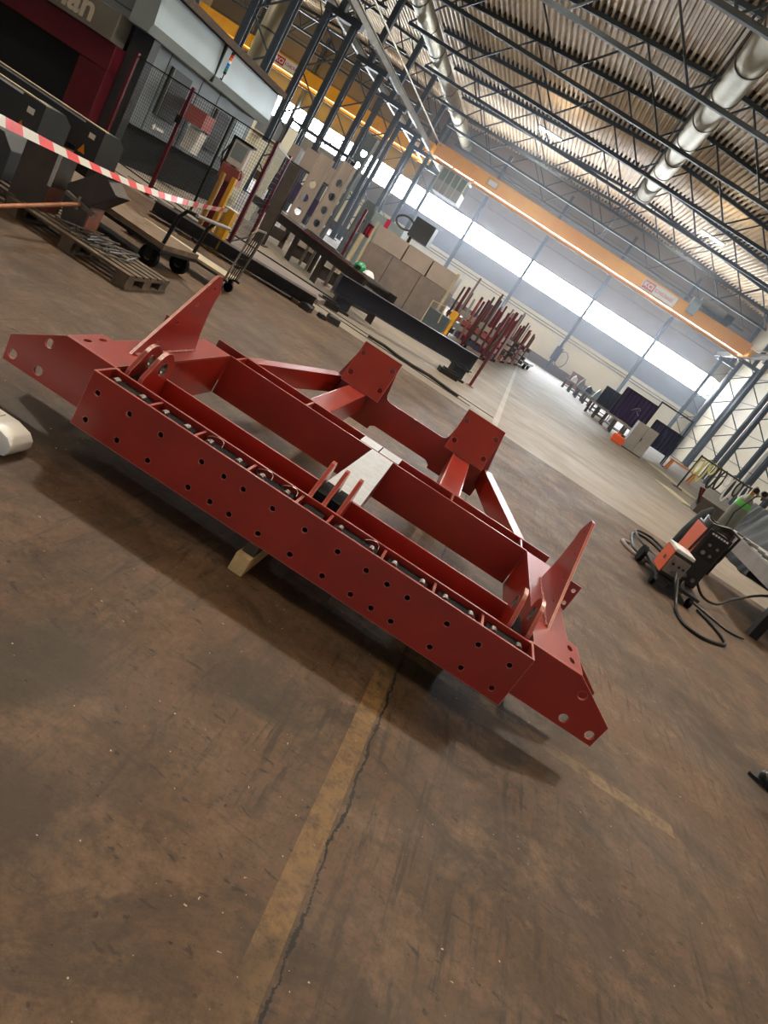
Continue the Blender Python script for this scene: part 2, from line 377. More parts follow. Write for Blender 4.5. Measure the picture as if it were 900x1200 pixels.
    s2 = math_('MULTIPLY', math_('LESS_THAN', math_('ABSOLUTE', math_('SUBTRACT', Y, 3.215)), 0.05), math_('LESS_THAN', math_('ABSOLUTE', math_('SUBTRACT', X, 0.95)), 1.05))
    base = mix(math_('MULTIPLY', math_('MULTIPLY', s2, worn), 0.42), base, lin((140, 118, 82)))
    s3 = math_('MULTIPLY', math_('LESS_THAN', math_('ABSOLUTE', math_('SUBTRACT', X, 0.38)), 0.06), far)
    base = mix(math_('MULTIPLY', s3, 0.22), base, lin((214, 208, 196)))
    base = mix(crack, base, lin((12, 10, 8))); base = mix(joint, base, lin((22, 22, 24)))
    L.new(base, b.inputs['Base Color'])
    L.new(ramp(noise(1.2, 5, 0.6), 0.3, 0.7, 0.50, 0.72), b.inputs['Roughness'])
    b.inputs['Specular IOR Level'].default_value = 0.35
    bp = N.new('ShaderNodeBump'); bp.inputs['Strength'].default_value = 0.35; bp.inputs['Distance'].default_value = 0.02
    h = math_('SUBTRACT', math_('ADD', math_('MULTIPLY', noise(7, 8, 0.7), 0.5), math_('MULTIPLY', noise(60, 3, 0.6), 0.15)), math_('MULTIPLY', math_('MAXIMUM', crack, math_('MULTIPLY', pit, 0.5)), 0.8))
    L.new(h, bp.inputs['Height']); L.new(bp.outputs[0], b.inputs['Normal'])
    return m
M['concrete_floor'] = floor_material()
struct('floor', MB().box(-44, 18, -8.4, 72.6, -0.3, 0), 'concrete_floor')

# ================================================================== FAR WALL with its window band
WX = [-38.3, -31.4, -24.5, -17.6, -10.75, -3.85, 3.15, 10.2, 17.2]
def far_wall():
    w = struct('wall_far', MB().box(-44, 18, 72.0, 72.4, 0, 5.95), 'cream_wall')
    MB().box(-44, 18, 72.0, 72.4, 7.85, 15.9).build('upper_wall', 'grey_wall', w)
    MB().box(-44, 18, 71.94, 72.0, 4.1, 5.93).build('blue_band', 'blue_wall', w)  # bluish haze below the windows, painted onto the wall
    for z in (9.6, 11.2, 13.0): MB().box(-44, 18, 71.97, 72.0, z, z+0.05).build('panel_joint', 'panel_joint', w)
    for z in (3.5, 3.75): MB().cyl((-44, 71.85, z), (18, 71.85, z), 0.035, 6).build('wall_pipe', 'panel_joint', w)
    for x in WX:
        if x < 17: MB().box(x-0.16, x+0.16, 71.6, 71.94, 0, 14.4).build('wall_post', 'column_paint', w)
far_wall()
struct('baseboard_far', MB().box(-44, 18, 71.85, 71.99, 0, 0.9), 'skirting')
n = 1
for i in range(len(WX)-1):
    x0, x1 = WX[i]+0.09, WX[i+1]-0.09
    w = struct('window_%d' % n, MB().box(x0, x1, 72.12, 72.16, 5.95, 7.85), 'window_light'); n += 1
    MB().box(x0, x1, 72.0, 72.12, 5.95, 6.03).build('window_sill', 'panel_joint', w)
    for k in (1, 2):
        xm = x0+(x1-x0)*k/3; MB().box(xm-0.02, xm+0.02, 72.06, 72.12, 6.0, 7.85).build('glazing_bar', 'cabinet_grey', w)
wb = struct('wall_back', MB().box(-44, -6, -8.4, -8.0, 0, 15.6).box(6, 18, -8.4, -8.0, 0, 15.6).box(-6, 6, -8.4, -8.0, 3.6, 15.6), 'grey_wall')
for x in (-6.1, 5.9): struct('trim_%d' % (1 if x < 0 else 2), MB().box(x, x+0.2, -8.0, -7.9, 0, 3.6), 'column_paint')
# side walls
wr = struct('wall_right', MB().box(17.6, 18, -8, 72, 0, 14.8), 'beige_wall')
for z in (2.2, 4.4, 6.6, 8.8, 11.0): MB().box(17.57, 17.6, -8, 72, z, z+0.05).build('panel_joint', 'panel_joint', wr)
wl = struct('wall_left', MB().box(-44, -43.6, -8, 72, 0, 14.6), 'cream_wall')
# ================================================================== ROOF DECK: deep trapezoid ribs running down the hall
def deck(x0, x1, zf, name):
    p = 0.335; d = 0.19; prof = []; x = x0
    while x < x1:
        prof += [(x, 0), (x+0.124, 0), (x+0.167, d), (x+0.291, d)]; x += p
    vs = []; n_ = len(prof)
    for y in (-8.4, 72.2):
        for (px, pz) in prof: vs.append((px, y, zf(px)+pz))
    fs = [(i, i+1, n_+i+1, n_+i) for i in range(n_-1)]
    mb = MB(); mb.add(vs, fs); return struct(name, mb, 'deck')
deck(-15.75, 18.0, roof_z, 'ceiling')
deck(-44, -15.77, roof_z2, 'ceiling_left_bay')

# ================================================================== TRUSSES (one per frame)
ORD = ['first', 'second', 'third', 'fourth', 'fifth', 'sixth', 'seventh', 'eighth', 'ninth', 'tenth', 'eleventh', 'twelfth', 'thirteenth', 'fourteenth']
ZB = 12.26
fb = MB(); fx = -15.75  # dark teeth in the grooves: shade beside each chord made as boxes
while fx < 17.3:
    zz = roof_z(fx+0.23); fb.box(fx+0.155, fx+0.304, -0.5, 0.0, zz-0.02, zz+0.18); fx += 0.335
fo_ = fb.build('rib_filler', 'filler'); SHADE = fo_.data; bpy.data.objects.remove(fo_)
def truss(y, label):
    t = thing('roof_truss', label, 'roof truss', (0, y, 0), 0, 'steel trusses across the main hall')
    top = lambda x: (x, 0, roof_z(x)-0.11)
    m_ = MB(); m_.bar(top(-15.5), top(0.37), 0.18, 0.20); m_.bar(top(0.37), top(17.5), 0.18, 0.20); m_.build('top_chord', 'truss_paint', t)
    MB().bar((-15.5, 0, ZB), (15.7, 0, ZB), 0.18, 0.18).build('bottom_chord', 'truss_paint', t)
    nb = 5; bx_ = [-11.5 + 5.64*k for k in range(nb)]; bx_ = [-15.5] + bx_ + [15.7]; nb = 6
    for k in range(nb):
        a = (bx_[k], 0, ZB); b = (bx_[k+1], 0, ZB); mid = (bx_[k]+bx_[k+1])/2; c = top(mid)
        MB().bar(a, c, 0.085, 0.085).build('diagonal', 'truss_paint', t); MB().bar(c, b, 0.085, 0.085).build('diagonal', 'truss_paint', t)
    rf = bpy.data.objects.new('rib_filler', SHADE); C.objects.link(rf); rf.parent = t; rf['kind'] = 'stuff'
    return t
for k in range(3, 12):
    truss(TRUSS_Y[k], '%s steel roof truss counted back from the far wall' % ORD[11-k])
# sway rods between neighbouring trusses near the ridge
for k in range(4, 12):
    s = thing('sway_brace', 'pair of thin sway rods, %s pair counted from the far wall' % ORD[11-k], 'brace', (0.37, TRUSS_Y[k], ZB), 0, 'sway rods along the ridge')
    for dx in (-0.12, 0.12):
        MB().cyl((dx, 0, 0), (dx, -6.35, roof_z(0.37)-ZB-0.25), 0.024, 6).build('rod', 'truss_paint', s)
# left-bay trusses, plain chords seen between the columns
for k in range(4, 12):
    t = thing('side_bay_truss', '%s truss of the left bay counted from the far wall' % ORD[11-k], 'roof truss', (0, TRUSS_Y[k], 0), 0, 'trusses of the left bay')
    MB().bar((-43.5, 0, ZB), (-17.0, 0, ZB), 0.16, 0.16).build('bottom_chord', 'truss_paint', t)
    MB().bar((-43.5, 0, roof_z2(-43.5)-.11), (-29, 0, roof_z2(-29)-.11), 0.16, 0.18).build('top_chord', 'truss_paint', t)
    MB().bar((-29, 0, roof_z2(-29)-.11), (-17.0, 0, roof_z2(-17.0)-.11), 0.16, 0.18).build('top_chord', 'truss_paint', t)
    for j in range(6):
        x = -43+4.3*j; MB().bar((x, 0, ZB), (x+2.15, 0, roof_z2(x+2.15)-.11), 0.08, 0.08).build('diagonal', 'truss_paint', t)
        MB().bar((x+2.15, 0, roof_z2(x+2.15)-.11), (x+4.3, 0, ZB), 0.08, 0.08).build('diagonal', 'truss_paint', t)

# ================================================================== LATTICE COLUMNS and crane rails
def column(x_in, sgn, y, label, group):
    """two legs 1.5 m apart, laced; a post above carries the roof"""
    t = thing('lattice_column', label, 'column', (x_in, y, 0), 0, group)
    for x in (0, sgn*1.5):
        l = MB(); w = 0.32; tt = 0.035
        l.box(x-w/2, x+w/2, -w/2, -w/2+tt, 0, CT); l.box(x-w/2, x+w/2, w/2-tt, w/2, 0, CT); l.box(x-0.015, x+0.015, -w/2, w/2, 0, CT)
        l.build('leg', 'column_paint', t)
    z = 0.6; s = 0
    while z < CT-0.6:
        a, b = (0, sgn*1.5) if s == 0 else (sgn*1.5, 0)
        MB().bar((a, -0.12, z), (b, -0.12, z+1.18), 0.06, 0.07).build('lacing', 'column_paint', t)
        z += 1.18; s = 1-s
    MB().box(min(-0.37*sgn, sgn*1.7), max(-0.37*sgn, sgn*1.7), -0.25, 0.25, CT-0.3, CT).build('head', 'column_paint', t)
    MB().box(sgn*0.93-0.17, sgn*0.93+0.17, -0.17, 0.17, CT, 14.4).build('upper_post', 'column_paint', t)
    MB().box(min(-0.3*sgn, sgn*1.8), max(-0.3*sgn, sgn*1.8), -0.35, 0.35, 0, 0.06).build('base_plate', 'column_paint', t)
    return t
for k in range(4, 12):
    column(-15.5, -1, TRUSS_Y[k], 'laced steel column between the two bays, %s from the far wall' % ORD[11-k], 'laced columns along the left aisle')
for k in range(6, 12):
    column(15.75, 1, TRUSS_Y[k], 'blue-grey laced column along the right wall, %s from the far wall' % ORD[11-k], 'laced columns along the right wall')
def runway(x, label):
    t = thing('crane_runway', label, 'crane rail', (x, 0, CT))
    b = MB(); b.box(-0.12, 0.12, -5, 71.5, 0.0, 0.025); b.box(-0.025, 0.025, -5, 71.5, 0.025, 0.37); b.box(-0.12, 0.12, -5, 71.5, 0.37, 0.40); b.build('beam', 'runway_steel', t)
    MB().cyl((0.43, -5, 0.93), (0.43, 71.5, 0.93), 0.06, 8).build('service_pipe', 'duct_steel', t)
    MB().box(-0.035, 0.035, -5, 71.5, 0.40, 0.47).build('rail', 'bolt_steel', t)
    return t
runway(-15.25, 'pale steel crane runway beam on top of the left columns')
runway(15.5, 'pale steel crane runway beam on top of the right columns')
runway(-17.3, 'crane runway beam of the left bay, just behind the left columns')

# ================================================================== DUCTS
def duct(name, pts, r, label, bands, flex=False):
    t = thing(name, label, 'duct', pts[0])
    p0 = Vector(pts[0]); q = [Vector(p)-p0 for p in pts]
    MB().tube(q, r, 24).build('pipe', 'duct_steel', t, smooth=True)
    d = (q[-1]-q[0]); Ln = d.length; d.normalize()
    for k in range(bands):
        c = d*(Ln*(k+0.5)/bands)
        MB().tube([c-d*0.05, c+d*0.05], r+0.03, 24).build('band', 'duct_band', t, smooth=True)
    return t
duct('air_duct', [(1.1, 8.0, 13.25), (1.1, 52.8, 13.25)], 0.57, 'long silver air duct hung inside the trusses near the ridge', 14)
duct('air_duct', [(-14.75, 15.0, 12.95), (-14.75, 71.0, 12.95)], 0.52, 'silver banded air duct running above the left columns', 16)
duct('exhaust_stack', [(-19.4, 37.8, 0.0), (-19.4, 37.8, 14.2)], 0.62, 'upright silver exhaust pipe behind the grey machine enclosure', 5)

# ================================================================== CRANES
def crane(x0, x1, y, zb, label, sign, cab):
    t = thing('bridge_crane', label, 'crane', (0, y, zb)); t.scale = (1.24, 1.24, 1.24)
    for s, nm in ((0.0, 'girder'), (1.5, 'girder')):
        g = MB(); g.box(x0, x1, s, s+0.45, 0.08, 0.85); g.box(x0, x1, s-0.06, s+0.51, 0.82, 0.88); g.box(x0, x1, s-0.06, s+0.51, 0.02, 0.08); g.build(nm, 'crane_yellow', t)
    for k in range(1, 16):
        x = x0+(x1-x0)*k/16; MB().box(x-0.01, x+0.01, -0.03, 0.0, 0.1, 0.82).build('stiffener', 'crane_yellow', t)
    MB().bar((x0, -0.25, -0.25), (x1, -0.25, -0.25), 0.10, 0.12).build('conductor_rail', 'conductor', t)
    for xe in (x0-0.1, x1+0.1):
        e = MB(); e.box(xe-0.2, xe+0.2, -1.0, 3.0, 0.0, 0.5); e.build('end_carriage', 'crane_yellow', t)
        for yy in (-0.7, 2.7): MB().cyl((xe-0.08, yy, 0.1), (xe+0.08, yy, 0.1), 0.18, 14).build('wheel', 'crane_dark', t)
    if sign is not None:
        b = MB().box(sign, sign+2.5, -0.09, -0.05, 0.12, 0.78).build('sign_board', 'white_label', t)
        MB().box(sign+0.06, sign+0.86, -0.10, -0.09, 0.18, 0.72).build('sign_badge', 'red_lens', b)
        text('lettering', 'KCI', 0.44, T3((sign+0.1, -0.105, 0.30), (1, 0, 0), (0, 0, 1)), 'white_label', b, 0.003, 0.012, 0.95)
        text('lettering', 'KONECRANES', 0.30, T3((sign+0.92, -0.095, 0.34), (1, 0, 0), (0, 0, 1)), 'red_lens', b, 0.003, 0.006, 0.70)
    return t
cr = crane(-12.2, 12.4, 62.0, 9.60, 'long yellow overhead bridge crane spanning the main hall', 4.2, True)
MB().box(-8.1, -7.2, -0.09, -0.05, 0.25, 0.75).build('load_plate', 'yellow_paint', cr)
MB().box(-7.95, -7.35, -0.10, -0.09, 0.32, 0.62).build('load_label', 'white_label', cr)
hoist = thing('crane_hoist', 'grey hoist trolley sitting on the right end of the yellow crane', 'hoist', (11.15, 62.0, 10.70)); hoist.scale = (1.24, 1.24, 1.24)
MB().box(-1.3, 1.3, -0.1, 2.0, 0.0, 0.25).build('trolley_frame', 'crane_dark', hoist)
MB().cyl((-0.9, 0.9, 0.6), (0.9, 0.9, 0.6), 0.34, 16).build('drum', 'cabinet_grey', hoist, smooth=True)
MB().box(-1.5, -0.9, -0.35, 0.4, -0.5, 0.5).build('gearbox', 'pale_blue', hoist)
MB().box(1.0, 1.5, 0.4, 1.4, 0.25, 0.8).build('motor', 'crane_dark', hoist)
cab = MB().box(-0.95, 0.95, -0.8, 0.8, 0, 0.7).build('operator_cab', 'cabinet_grey', cr); cab.location = (-9.6, -1.7, -2.0); cab['label'] = 'glazed operator cab with pale ribs'
MB().box(-0.9, 0.9, -0.75, 0.75, 0.7, 1.45).build('glazing', 'cab_glass', cab)
for x in (-0.93, -0.45, 0, 0.45, 0.93): MB().box(x-0.035, x+0.035, -0.84, -0.76, 0, 1.5).build('mullion', 'pale_board', cab)
MB().box(-1.0, 1.0, -0.85, 0.85, 1.45, 1.55).build('roof', 'cabinet_grey', cab)
for x in (-0.8, 0.8): MB().bar((x, 0.5, 1.55), (x, 1.75, 2.05), 0.1, 0.1).build('hanger', 'crane_yellow', cab)
cr2 = crane(-35.0, -14.2, 69.0, 9.60, 'orange overhead crane of the left bay, seen between the columns', -27.5, False)
# ================================================================== THE RED FRAME (local u along the front, v to the back, w up)
T = 0.29; U1 = 2.415
frame = thing('steel_chassis', 'large red-painted welded steel frame with drilled front plate, resting on timbers', 'steel frame', (-1.57, 2.891, 0.16), 0.0278)
HX = [0.060, 0.236, 0.410, 0.637, 0.760, 0.867, 1.030, 1.209, 1.390, 1.548, 1.663, 1.775, 1.993, 2.167, 2.339]
holes = [circ(x, z, 0.0145) for x in HX for z in (0.056, 0.201)]
plate('front_plate', [(0, 0), (U1, 0), (U1, T), (0, T)], holes, 0.012, XZ(0.006), 'red_paint', frame)
plate('inner_plate', [(0, 0.0), (U1, 0), (U1, T), (0, T)], [], 0.012, XZ(0.172), 'red_paint', frame)
MB().box(0.0, U1, 0.012, 0.166, 0.0, 0.012).build('bottom_plate', 'red_paint', frame)
for u in (0.0, U1-0.012): MB().box(u, u+0.012, 0.012, 0.166, 0.012, T).build('end_plate', 'red_paint', frame)
DIV = [0.286, 0.539, 0.831, 1.102, 1.273, 1.577, 1.863, 2.134]
for u in DIV: MB().box(u-0.006, u+0.006, 0.012, 0.166, 0.012, T-0.012).build('slot_divider', 'red_paint', frame)
edges = [0.012]+DIV+[U1-0.012]
for a, b in zip(edges[:-1], edges[1:]):
    p = MB(); a2, b2 = a+0.03, b-0.03
    prof = [(a2, 0.06), (a2+0.02, 0.045), (b2-0.02, 0.045), (b2, 0.06), (b2, 0.15), (b2-0.02, 0.163), (a2+0.02, 0.163), (a2, 0.15)]
    p.prism(prof, 'z', 0.08, T-0.03); o = p.build('rubber_block', 'rubber', frame, bevel=0.006)
    if b-a > 0.2:
        for u in (a2+0.035, b2-0.035):
            MB().tube([(u, 0.055, T-0.020), (u, 0.098, T-0.020), (u, 0.098, T-0.020), (u, 0.112, T-0.020)], [0.017, 0.017, 0.011, 0.011], 10).build('bolt', 'bolt_steel', frame, smooth=True)
for u in (0.62, 0.90, 1.04, 1.50):      # loose wire ties on the blocks
    pts = [(u+0.03*math.cos(t)*1.4, 0.10+0.02*math.sin(2*t), T-0.012+0.03*math.sin(t)) for t in [k*0.5 for k in range(10)]]
    MB().tube(pts, 0.0022, 5).build('wire_tie', 'bolt_steel', frame)
plate('cross_plate', [(0.12, 0), (2.295, 0), (2.295, T), (0.12, T)], [], 0.012, XZ(0.456), 'red_paint', frame)
MB().box(0.12, 2.295, 0.178, 0.45, -0.0, 0.012).build('belly_plate', 'red_paint', frame)
def mir(pts, s): return pts if s == 0 else [(U1-x, y) for x, y in reversed(pts)]
for s in (0, 1):
    w = mir([(0.02, 0.0), (0.02, T), (-0.28, T), (-0.545, 0.135), (-0.537, 0.0)], s)
    hs = [circ(x if s == 0 else U1-x, z, 0.024) for x, z in ((-0.497, 0.05), (-0.345, 0.05), (-0.345, 0.205))]
    plate('wing_plate', w, hs, 0.014, XZ(0.187), 'red_paint', frame)
    # second, smaller wing plate behind and its bottom strip
    w2 = mir([(-0.2, 0.0), (-0.2, T-0.012), (-0.28, T-0.012), (-0.50, 0.14), (-0.49, 0.0)], s)
    plate('wing_rib', w2, [], 0.012, XZ(0.47), 'red_paint', frame)
    # top flange runs back as the lid of the side beam
    fl = mir([(-0.01, 0.195), (-0.285, 0.195), (-0.285, 0.49), (-0.225, 0.505), (-0.21, 1.618), (-0.002, 1.618), (-0.002, 0.19)], s)
    hs = [circ(-0.232 if s == 0 else U1+0.232, y, 0.017, 12, 1.0, 1.9) for y in (0.28, 0.415)]
    plate('top_flange', fl, hs, 0.012, XY(T-0.006), 'red_paint', frame)
    x0, x1 = (-0.016, -0.004) if s == 0 else (U1+0.004, U1+0.016)
    MB().box(x0, x1, 0.20, 1.618, 0, T-0.012).build('side_web', 'red_paint', frame)
    x0, x1 = (-0.206, -0.194) if s == 0 else (U1+0.194, U1+0.206)
    MB().box(x0, x1, 0.48, 1.618, 0, T-0.012).build('side_web', 'red_paint', frame)
    # upright fin with four slots
    fo = [(0.47, T+0.002), (1.235, T+0.002), (1.19, 0.42), (1.172, 0.53), (1.172, 0.62), (1.19, 0.69), (1.115, 0.79), (1.06, 0.79)]
    hs = [circ(y, z, 0.012, 10, 1.4, 1.0) for y, z in ((1.085, 0.712), (0.955, 0.60), (0.82, 0.482), (0.70, 0.372))]
    ux = -0.10 if s == 0 else U1+0.10
    plate('upright_fin', fo, hs, 0.016, YZ(ux), 'red_paint', frame)
    wl_ = MB()
    for q in (-1, 1):
        xx = ux+q*0.012; k = 0
        pts = [(xx+0.002*math.sin(9*j), 0.50+0.72*j/30, T+0.005) for j in range(31)]
        wl_.tube(pts, [0.007+0.0025*math.sin(j*2.1) for j in range(31)], 6)
    wl_.build('weld_bead', 'weld', frame)
    # lug pairs with a bored eye
    for q in (0.055, 0.130):
        u = q if s == 0 else {0.055: 2.378, 0.130: 2.275}[q]
        lo = [(0.180, T-0.16), (0.450, T-0.16), (0.450, T+0.01), (0.455, T+0.06)]
        lo += [(0.36+0.095*math.cos(a), T+0.06+0.095*math.sin(a)) for a in [R_(20*k) for k in range(1, 8)]] + [(0.20, T+0.02)]
        plate('lug', lo, [circ(0.355, T+0.065, 0.036, 18)], 0.022, YZ(u), 'red_paint', frame)
        bs = MB(); bs.tube([(u-0.013, 0.355, T+0.065), (u+0.013, 0.355, T+0.065)], 0.038, 18, cap=False); bs.tube([(u-0.013, 0.355, T+0.065), (u+0.013, 0.355, T+0.065)], 0.028, 18, cap=False)
        bs.build('bushing', 'bolt_steel', frame, smooth=True)
    u = 0.093 if s == 0 else 2.327
    MB().box(u-0.024, u+0.024, 0.19, 0.44, T-0.12, T-0.01).build('rubber_block', 'rubber', frame)
    tb = [(0, -0.05), (0.085, -0.05), (0.085, 0.13), (0, 0.13)]; tb = [((U1+0.205+x) if s else (-0.205-x), z+T) for x, z in tb]
    if s == 0: tb = list(reversed(tb))
    xc = (U1+0.262) if s else -0.262
    plate('side_tab', tb, [circ(xc, T+0.085, 0.013), circ(xc, T-0.01, 0.013)], 0.012, XZ(1.10), 'red_paint', frame)
# three centre fins, black pads between
for u in (1.125, 1.205, 1.287):
    fo = [(0.18, T-0.1), (0.42, T-0.1), (0.43, T+0.03), (0.40, T+0.135), (0.375, T+0.155), (0.345, T+0.15), (0.20, T+0.015), (0.18, T-0.0)]
    plate('centre_fin', fo, [], 0.022, YZ(u), 'red_paint', frame)
for u in (1.165, 1.246): MB().box(u-0.026, u+0.026, 0.22, 0.43, T-0.12, T+0.03).build('rubber_block', 'rubber', frame)
# centre beam and rear-beam cover plates; glare on lid and covers painted pale
cb = MB(); cb.box(1.155, 1.167, 0.47, 1.618, 0, T-0.012); cb.box(1.313, 1.325, 0.47, 1.618, 0, T-0.012); cb.build('centre_beam_web', 'red_paint', frame)
MB().prism([(1.125, 0.47), (1.345, 0.47), (1.325, 1.618), (1.155, 1.618)], 'z', T-0.012, T).build('centre_beam_lid', 'bare_steel', frame)['label'] = 'bare bright steel lid'
for a, b in ((1.05, 1.195), (1.205, 1.36)): MB().box(a, b, 1.645, 1.828, T-0.010, T+0.002).build('cover_plate', 'bare_steel', frame)['label'] = 'small bare steel cover plate'
# rear beam: two plates with dividers
plate('rear_beam_plate', [(-0.0, 0), (U1, 0), (U1, T), (0, T)], [], 0.014, XZ(1.627), 'red_paint', frame)
plate('rear_beam_plate', [(-0.2, 0.1), (-0.2, T), (U1+0.2, T), (U1+0.2, 0.1), (U1, 0), (0, 0)], [], 0.014, XZ(1.840), 'red_paint', frame)
for u in (0.04, 0.61, 1.80, U1-0.04): MB().box(u-0.007, u+0.007, 1.634, 1.833, 0, T-0.004).build('divider', 'red_paint', frame)
MB().box(0, U1, 1.634, 1.833, 0, 0.012).build('rear_beam_floor', 'red_paint', frame)
# rear box beams, rear web with cut-out, mounting plates
for c in (0.655, 1.762):
    b = MB().box(c-0.088, c+0.088, 1.847, 3.30, T-0.20, T); b.build('rear_beam', 'red_paint', frame, bevel=0.012)
for c in (0.668, 1.772):
    hs = [circ(c+dx, T+0.20+dz, 0.014) for dx in (-0.155, 0.155) for dz in (-0.10, 0.105)]
    mp_ = plate('mounting_plate', [(-0.196, 0), (0.196, 0), (0.196, 0.412), (-0.196, 0.412)], [circ(dx, 0.206+dz, 0.026) for dx in (-0.155, 0.155) for dz in (-0.105, 0.105)], 0.016, XZ(0), 'red_paint', frame)
    mp_.location = (c, 3.125, T); mp_.rotation_euler = (R_(-24), 0, 0)
ro = [(0.40, 0.0), (0.892, 0.0), (0.897, 0.035), (0.935, 0.058), (1.50, 0.058), (1.545, 0.03), (1.548, 0.0), (2.03, 0.0), (2.03, T), (1.97, T+0.34), (1.60, T+0.34),
      (1.562, T+0.07), (1.545, T+0.04), (1.51, T+0.028), (0.955, T+0.028), (0.91, T+0.04), (0.890, T+0.07), (0.852, T+0.34), (0.48, T+0.34), (0.40, T)]
plate('rear_web', ro, [], 0.014, XZ(3.312), 'red_paint', frame)
for a, b in (((0.075, 1.85), (0.415, 3.30)), ((U1-0.06, 1.85), (2.03, 3.30))):
    MB().bar((a[0], a[1], T-0.085), (b[0], b[1], T-0.085), 0.085, 0.17).build('brace', 'red_paint', frame)
# timbers under the frame
def timber(loc, rz, w, h, L_, m, label, grp=None):
    t = MB().box(-w/2, w/2, 0, L_, 0, h).build('timber_block', m, None, bevel=0.004); t.location = loc; t.rotation_euler = (0, 0, rz)
    return tag(t, label, 'timber', grp)
timber((-0.535, 2.875, 0), 0.0, 0.078, 0.10, 0.55, 'timber', 'sawn pale timber end sticking out under the front of the red frame')
timber((-0.53, 2.915, 0.10), 0.0, 0.066, 0.058, 0.45, 'dark_timber', 'darker offcut on top of the pale timber under the red frame')
timber((0.30, 3.32, 0), R_(-90), 0.08, 0.158, 0.30, 'timber', 'short timber deep under the right half of the red frame')
timber((-1.10, 5.35, 0), R_(-90), 0.10, 0.246, 0.28, 'timber', 'tall timber block under the left rear arm of the red frame')
timber((0.02, 5.38, 0), R_(-90), 0.10, 0.246, 0.28, 'timber', 'tall timber block under the right rear arm of the red frame')
# white rounded part at the left edge of the picture
wp = thing('white_steel_part', 'white painted steel part with a rounded end lying at the left picture edge', 'steel part', (-1.63, 2.555, 0.0), R_(2))
prof = [(0.0, 0.0), (0.035, 0.012), (0.05, 0.04), (0.048, 0.07), (0.02, 0.10), (-0.05, 0.118), (-0.9, 0.118), (-0.9, 0.0)]
MB().prism(prof, 'y', 0.0, 0.155).build('body', 'white_paint', wp, smooth=True, bevel=0.012)
MB().box(-0.85, -0.10, 0.03, 0.125, 0.116, 0.126).build('raised_pad', 'white_paint', wp, bevel=0.004)
# ================================================================== LEFT: THE PROFILING MACHINE (portal faces the camera at Y=13.5)
mc = thing('cutting_machine', 'large grey and maroon beam cutting machine with dark opening and name panel', 'machine', (-9.6, 13.5, 0))
h = MB(); h.box(-6.5, -3.0, 0.55, 6.0, 0.0, 3.25); h.build('housing', 'machine_grey', mc)
fr_ = MB(); fr_.box(-6.5, 0.05, 0.0, 0.55, 1.46, 1.95); fr_.box(-0.58, 0.05, 0.0, 0.55, 0.0, 1.46); fr_.box(-6.5, -4.4, 0.0, 0.55, 0.0, 1.46); fr_.box(-4.4, -0.58, 0, 0.55, 0.0, 0.30); fr_.build('portal_frame', 'maroon', mc, bevel=0.02)
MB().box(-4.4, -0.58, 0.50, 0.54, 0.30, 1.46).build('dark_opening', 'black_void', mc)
MB().bar((-0.70, 0.30, 0.32), (-0.62, 0.30, 1.0), 0.05, 0.05).build('light_strip', 'machine_light', mc)
sg = MB().box(-6.5, -0.02, -0.12, 0.30, 1.95, 2.46).build('name_panel', 'sign_grey', mc, bevel=0.01)
tx = text('lettering', 'voortman', 0.60, T3((-2.93, -0.124, 2.05), (1, 0, 0), (0, 0, 1)), 'cream_letter', sg, 0.004, 0.016, 1.05)
sh = -0.52 - max(v.co.x for v in tx.data.vertices)
for v in tx.data.vertices: v.co.x += sh
MB().box(-6.5, 0.1, 0.1, 0.56, 2.46, 3.25).build('upper_front', 'machine_grey', mc)
for z in (2.6, 2.95): MB().box(-6.5, 0.1, 0.09, 0.10, z, z+0.015).build('seam', 'black_void', mc)
MB().box(0.06, 0.50, 0.30, 0.54, 0.0, 2.43).build('corner_cover', 'machine_dark', mc)
# enclosure running back along the hall
en = thing('machine_enclosure', 'long light-grey sheet-metal enclosure with overhanging fascia beside the cutting machine', 'machine', (-9.05, 14.05, 0))
MB().box(-3.2, -0.25, 0.0, 5.2, 0.85, 2.45).build('side_panel', 'machine_grey', en)
MB().box(-3.2, -0.45, 0.1, 5.2, 0.0, 0.85).build('plinth', 'black_void', en)
f_ = MB(); f_.prism([(-3.3, 2.44), (0.0, 2.44), (0.06, 2.62), (0.0, 3.26), (-3.3, 3.30)], 'y', 0.03, 5.35); f_.build('fascia', 'machine_light', en)
MB().box(-3.3, 0.12, 0.03, 5.5, 3.28, 3.42).build('roof_edge', 'dark_timber', en)
MB().prism([(-0.43, 2.44), (0.0, 2.44), (0.06, 2.62), (0.0, 3.26), (-0.43, 3.26)], 'y', -0.62, 0.03).build('fascia_return', 'machine_light', en)
MB().box(-0.43, 0.12, -0.7, 0.03, 3.28, 3.42).build('roof_return', 'dark_timber', en)
MB().box(0.0, 0.075, 1.95, 1.99, 2.46, 3.27).build('fascia_seam', 'black_void', en)
for y0, y1, z0, z1, m_ in ((0.9, 1.75, 1.25, 2.25, 'machine_dark'), (3.2, 3.95, 1.15, 2.1, 'machine_dark'), (4.2, 4.9, 1.15, 2.2, 'machine_light')):
    d = MB().box(-0.26, -0.20, y0, y1, z0, z1).build('door', m_, en, bevel=0.01)
    MB().cyl((-0.19, y0+0.06, z0), (-0.19, y0+0.06, z1), 0.012, 6).build('handle', 'bolt_steel', d)
for y in (0.75, 2.2, 3.1): MB().box(-0.252, -0.244, y, y+0.02, 0.86, 2.44).build('seam', 'black_void', en)
lb = MB().cyl((-0.25, 1.15, 1.02), (-0.235, 1.15, 1.02), 0.055, 16).build('badge', 'white_label', en)
MB().box(-0.25, -0.238, 1.25, 1.55, 0.99, 1.05).build('badge_text', 'white_label', en)
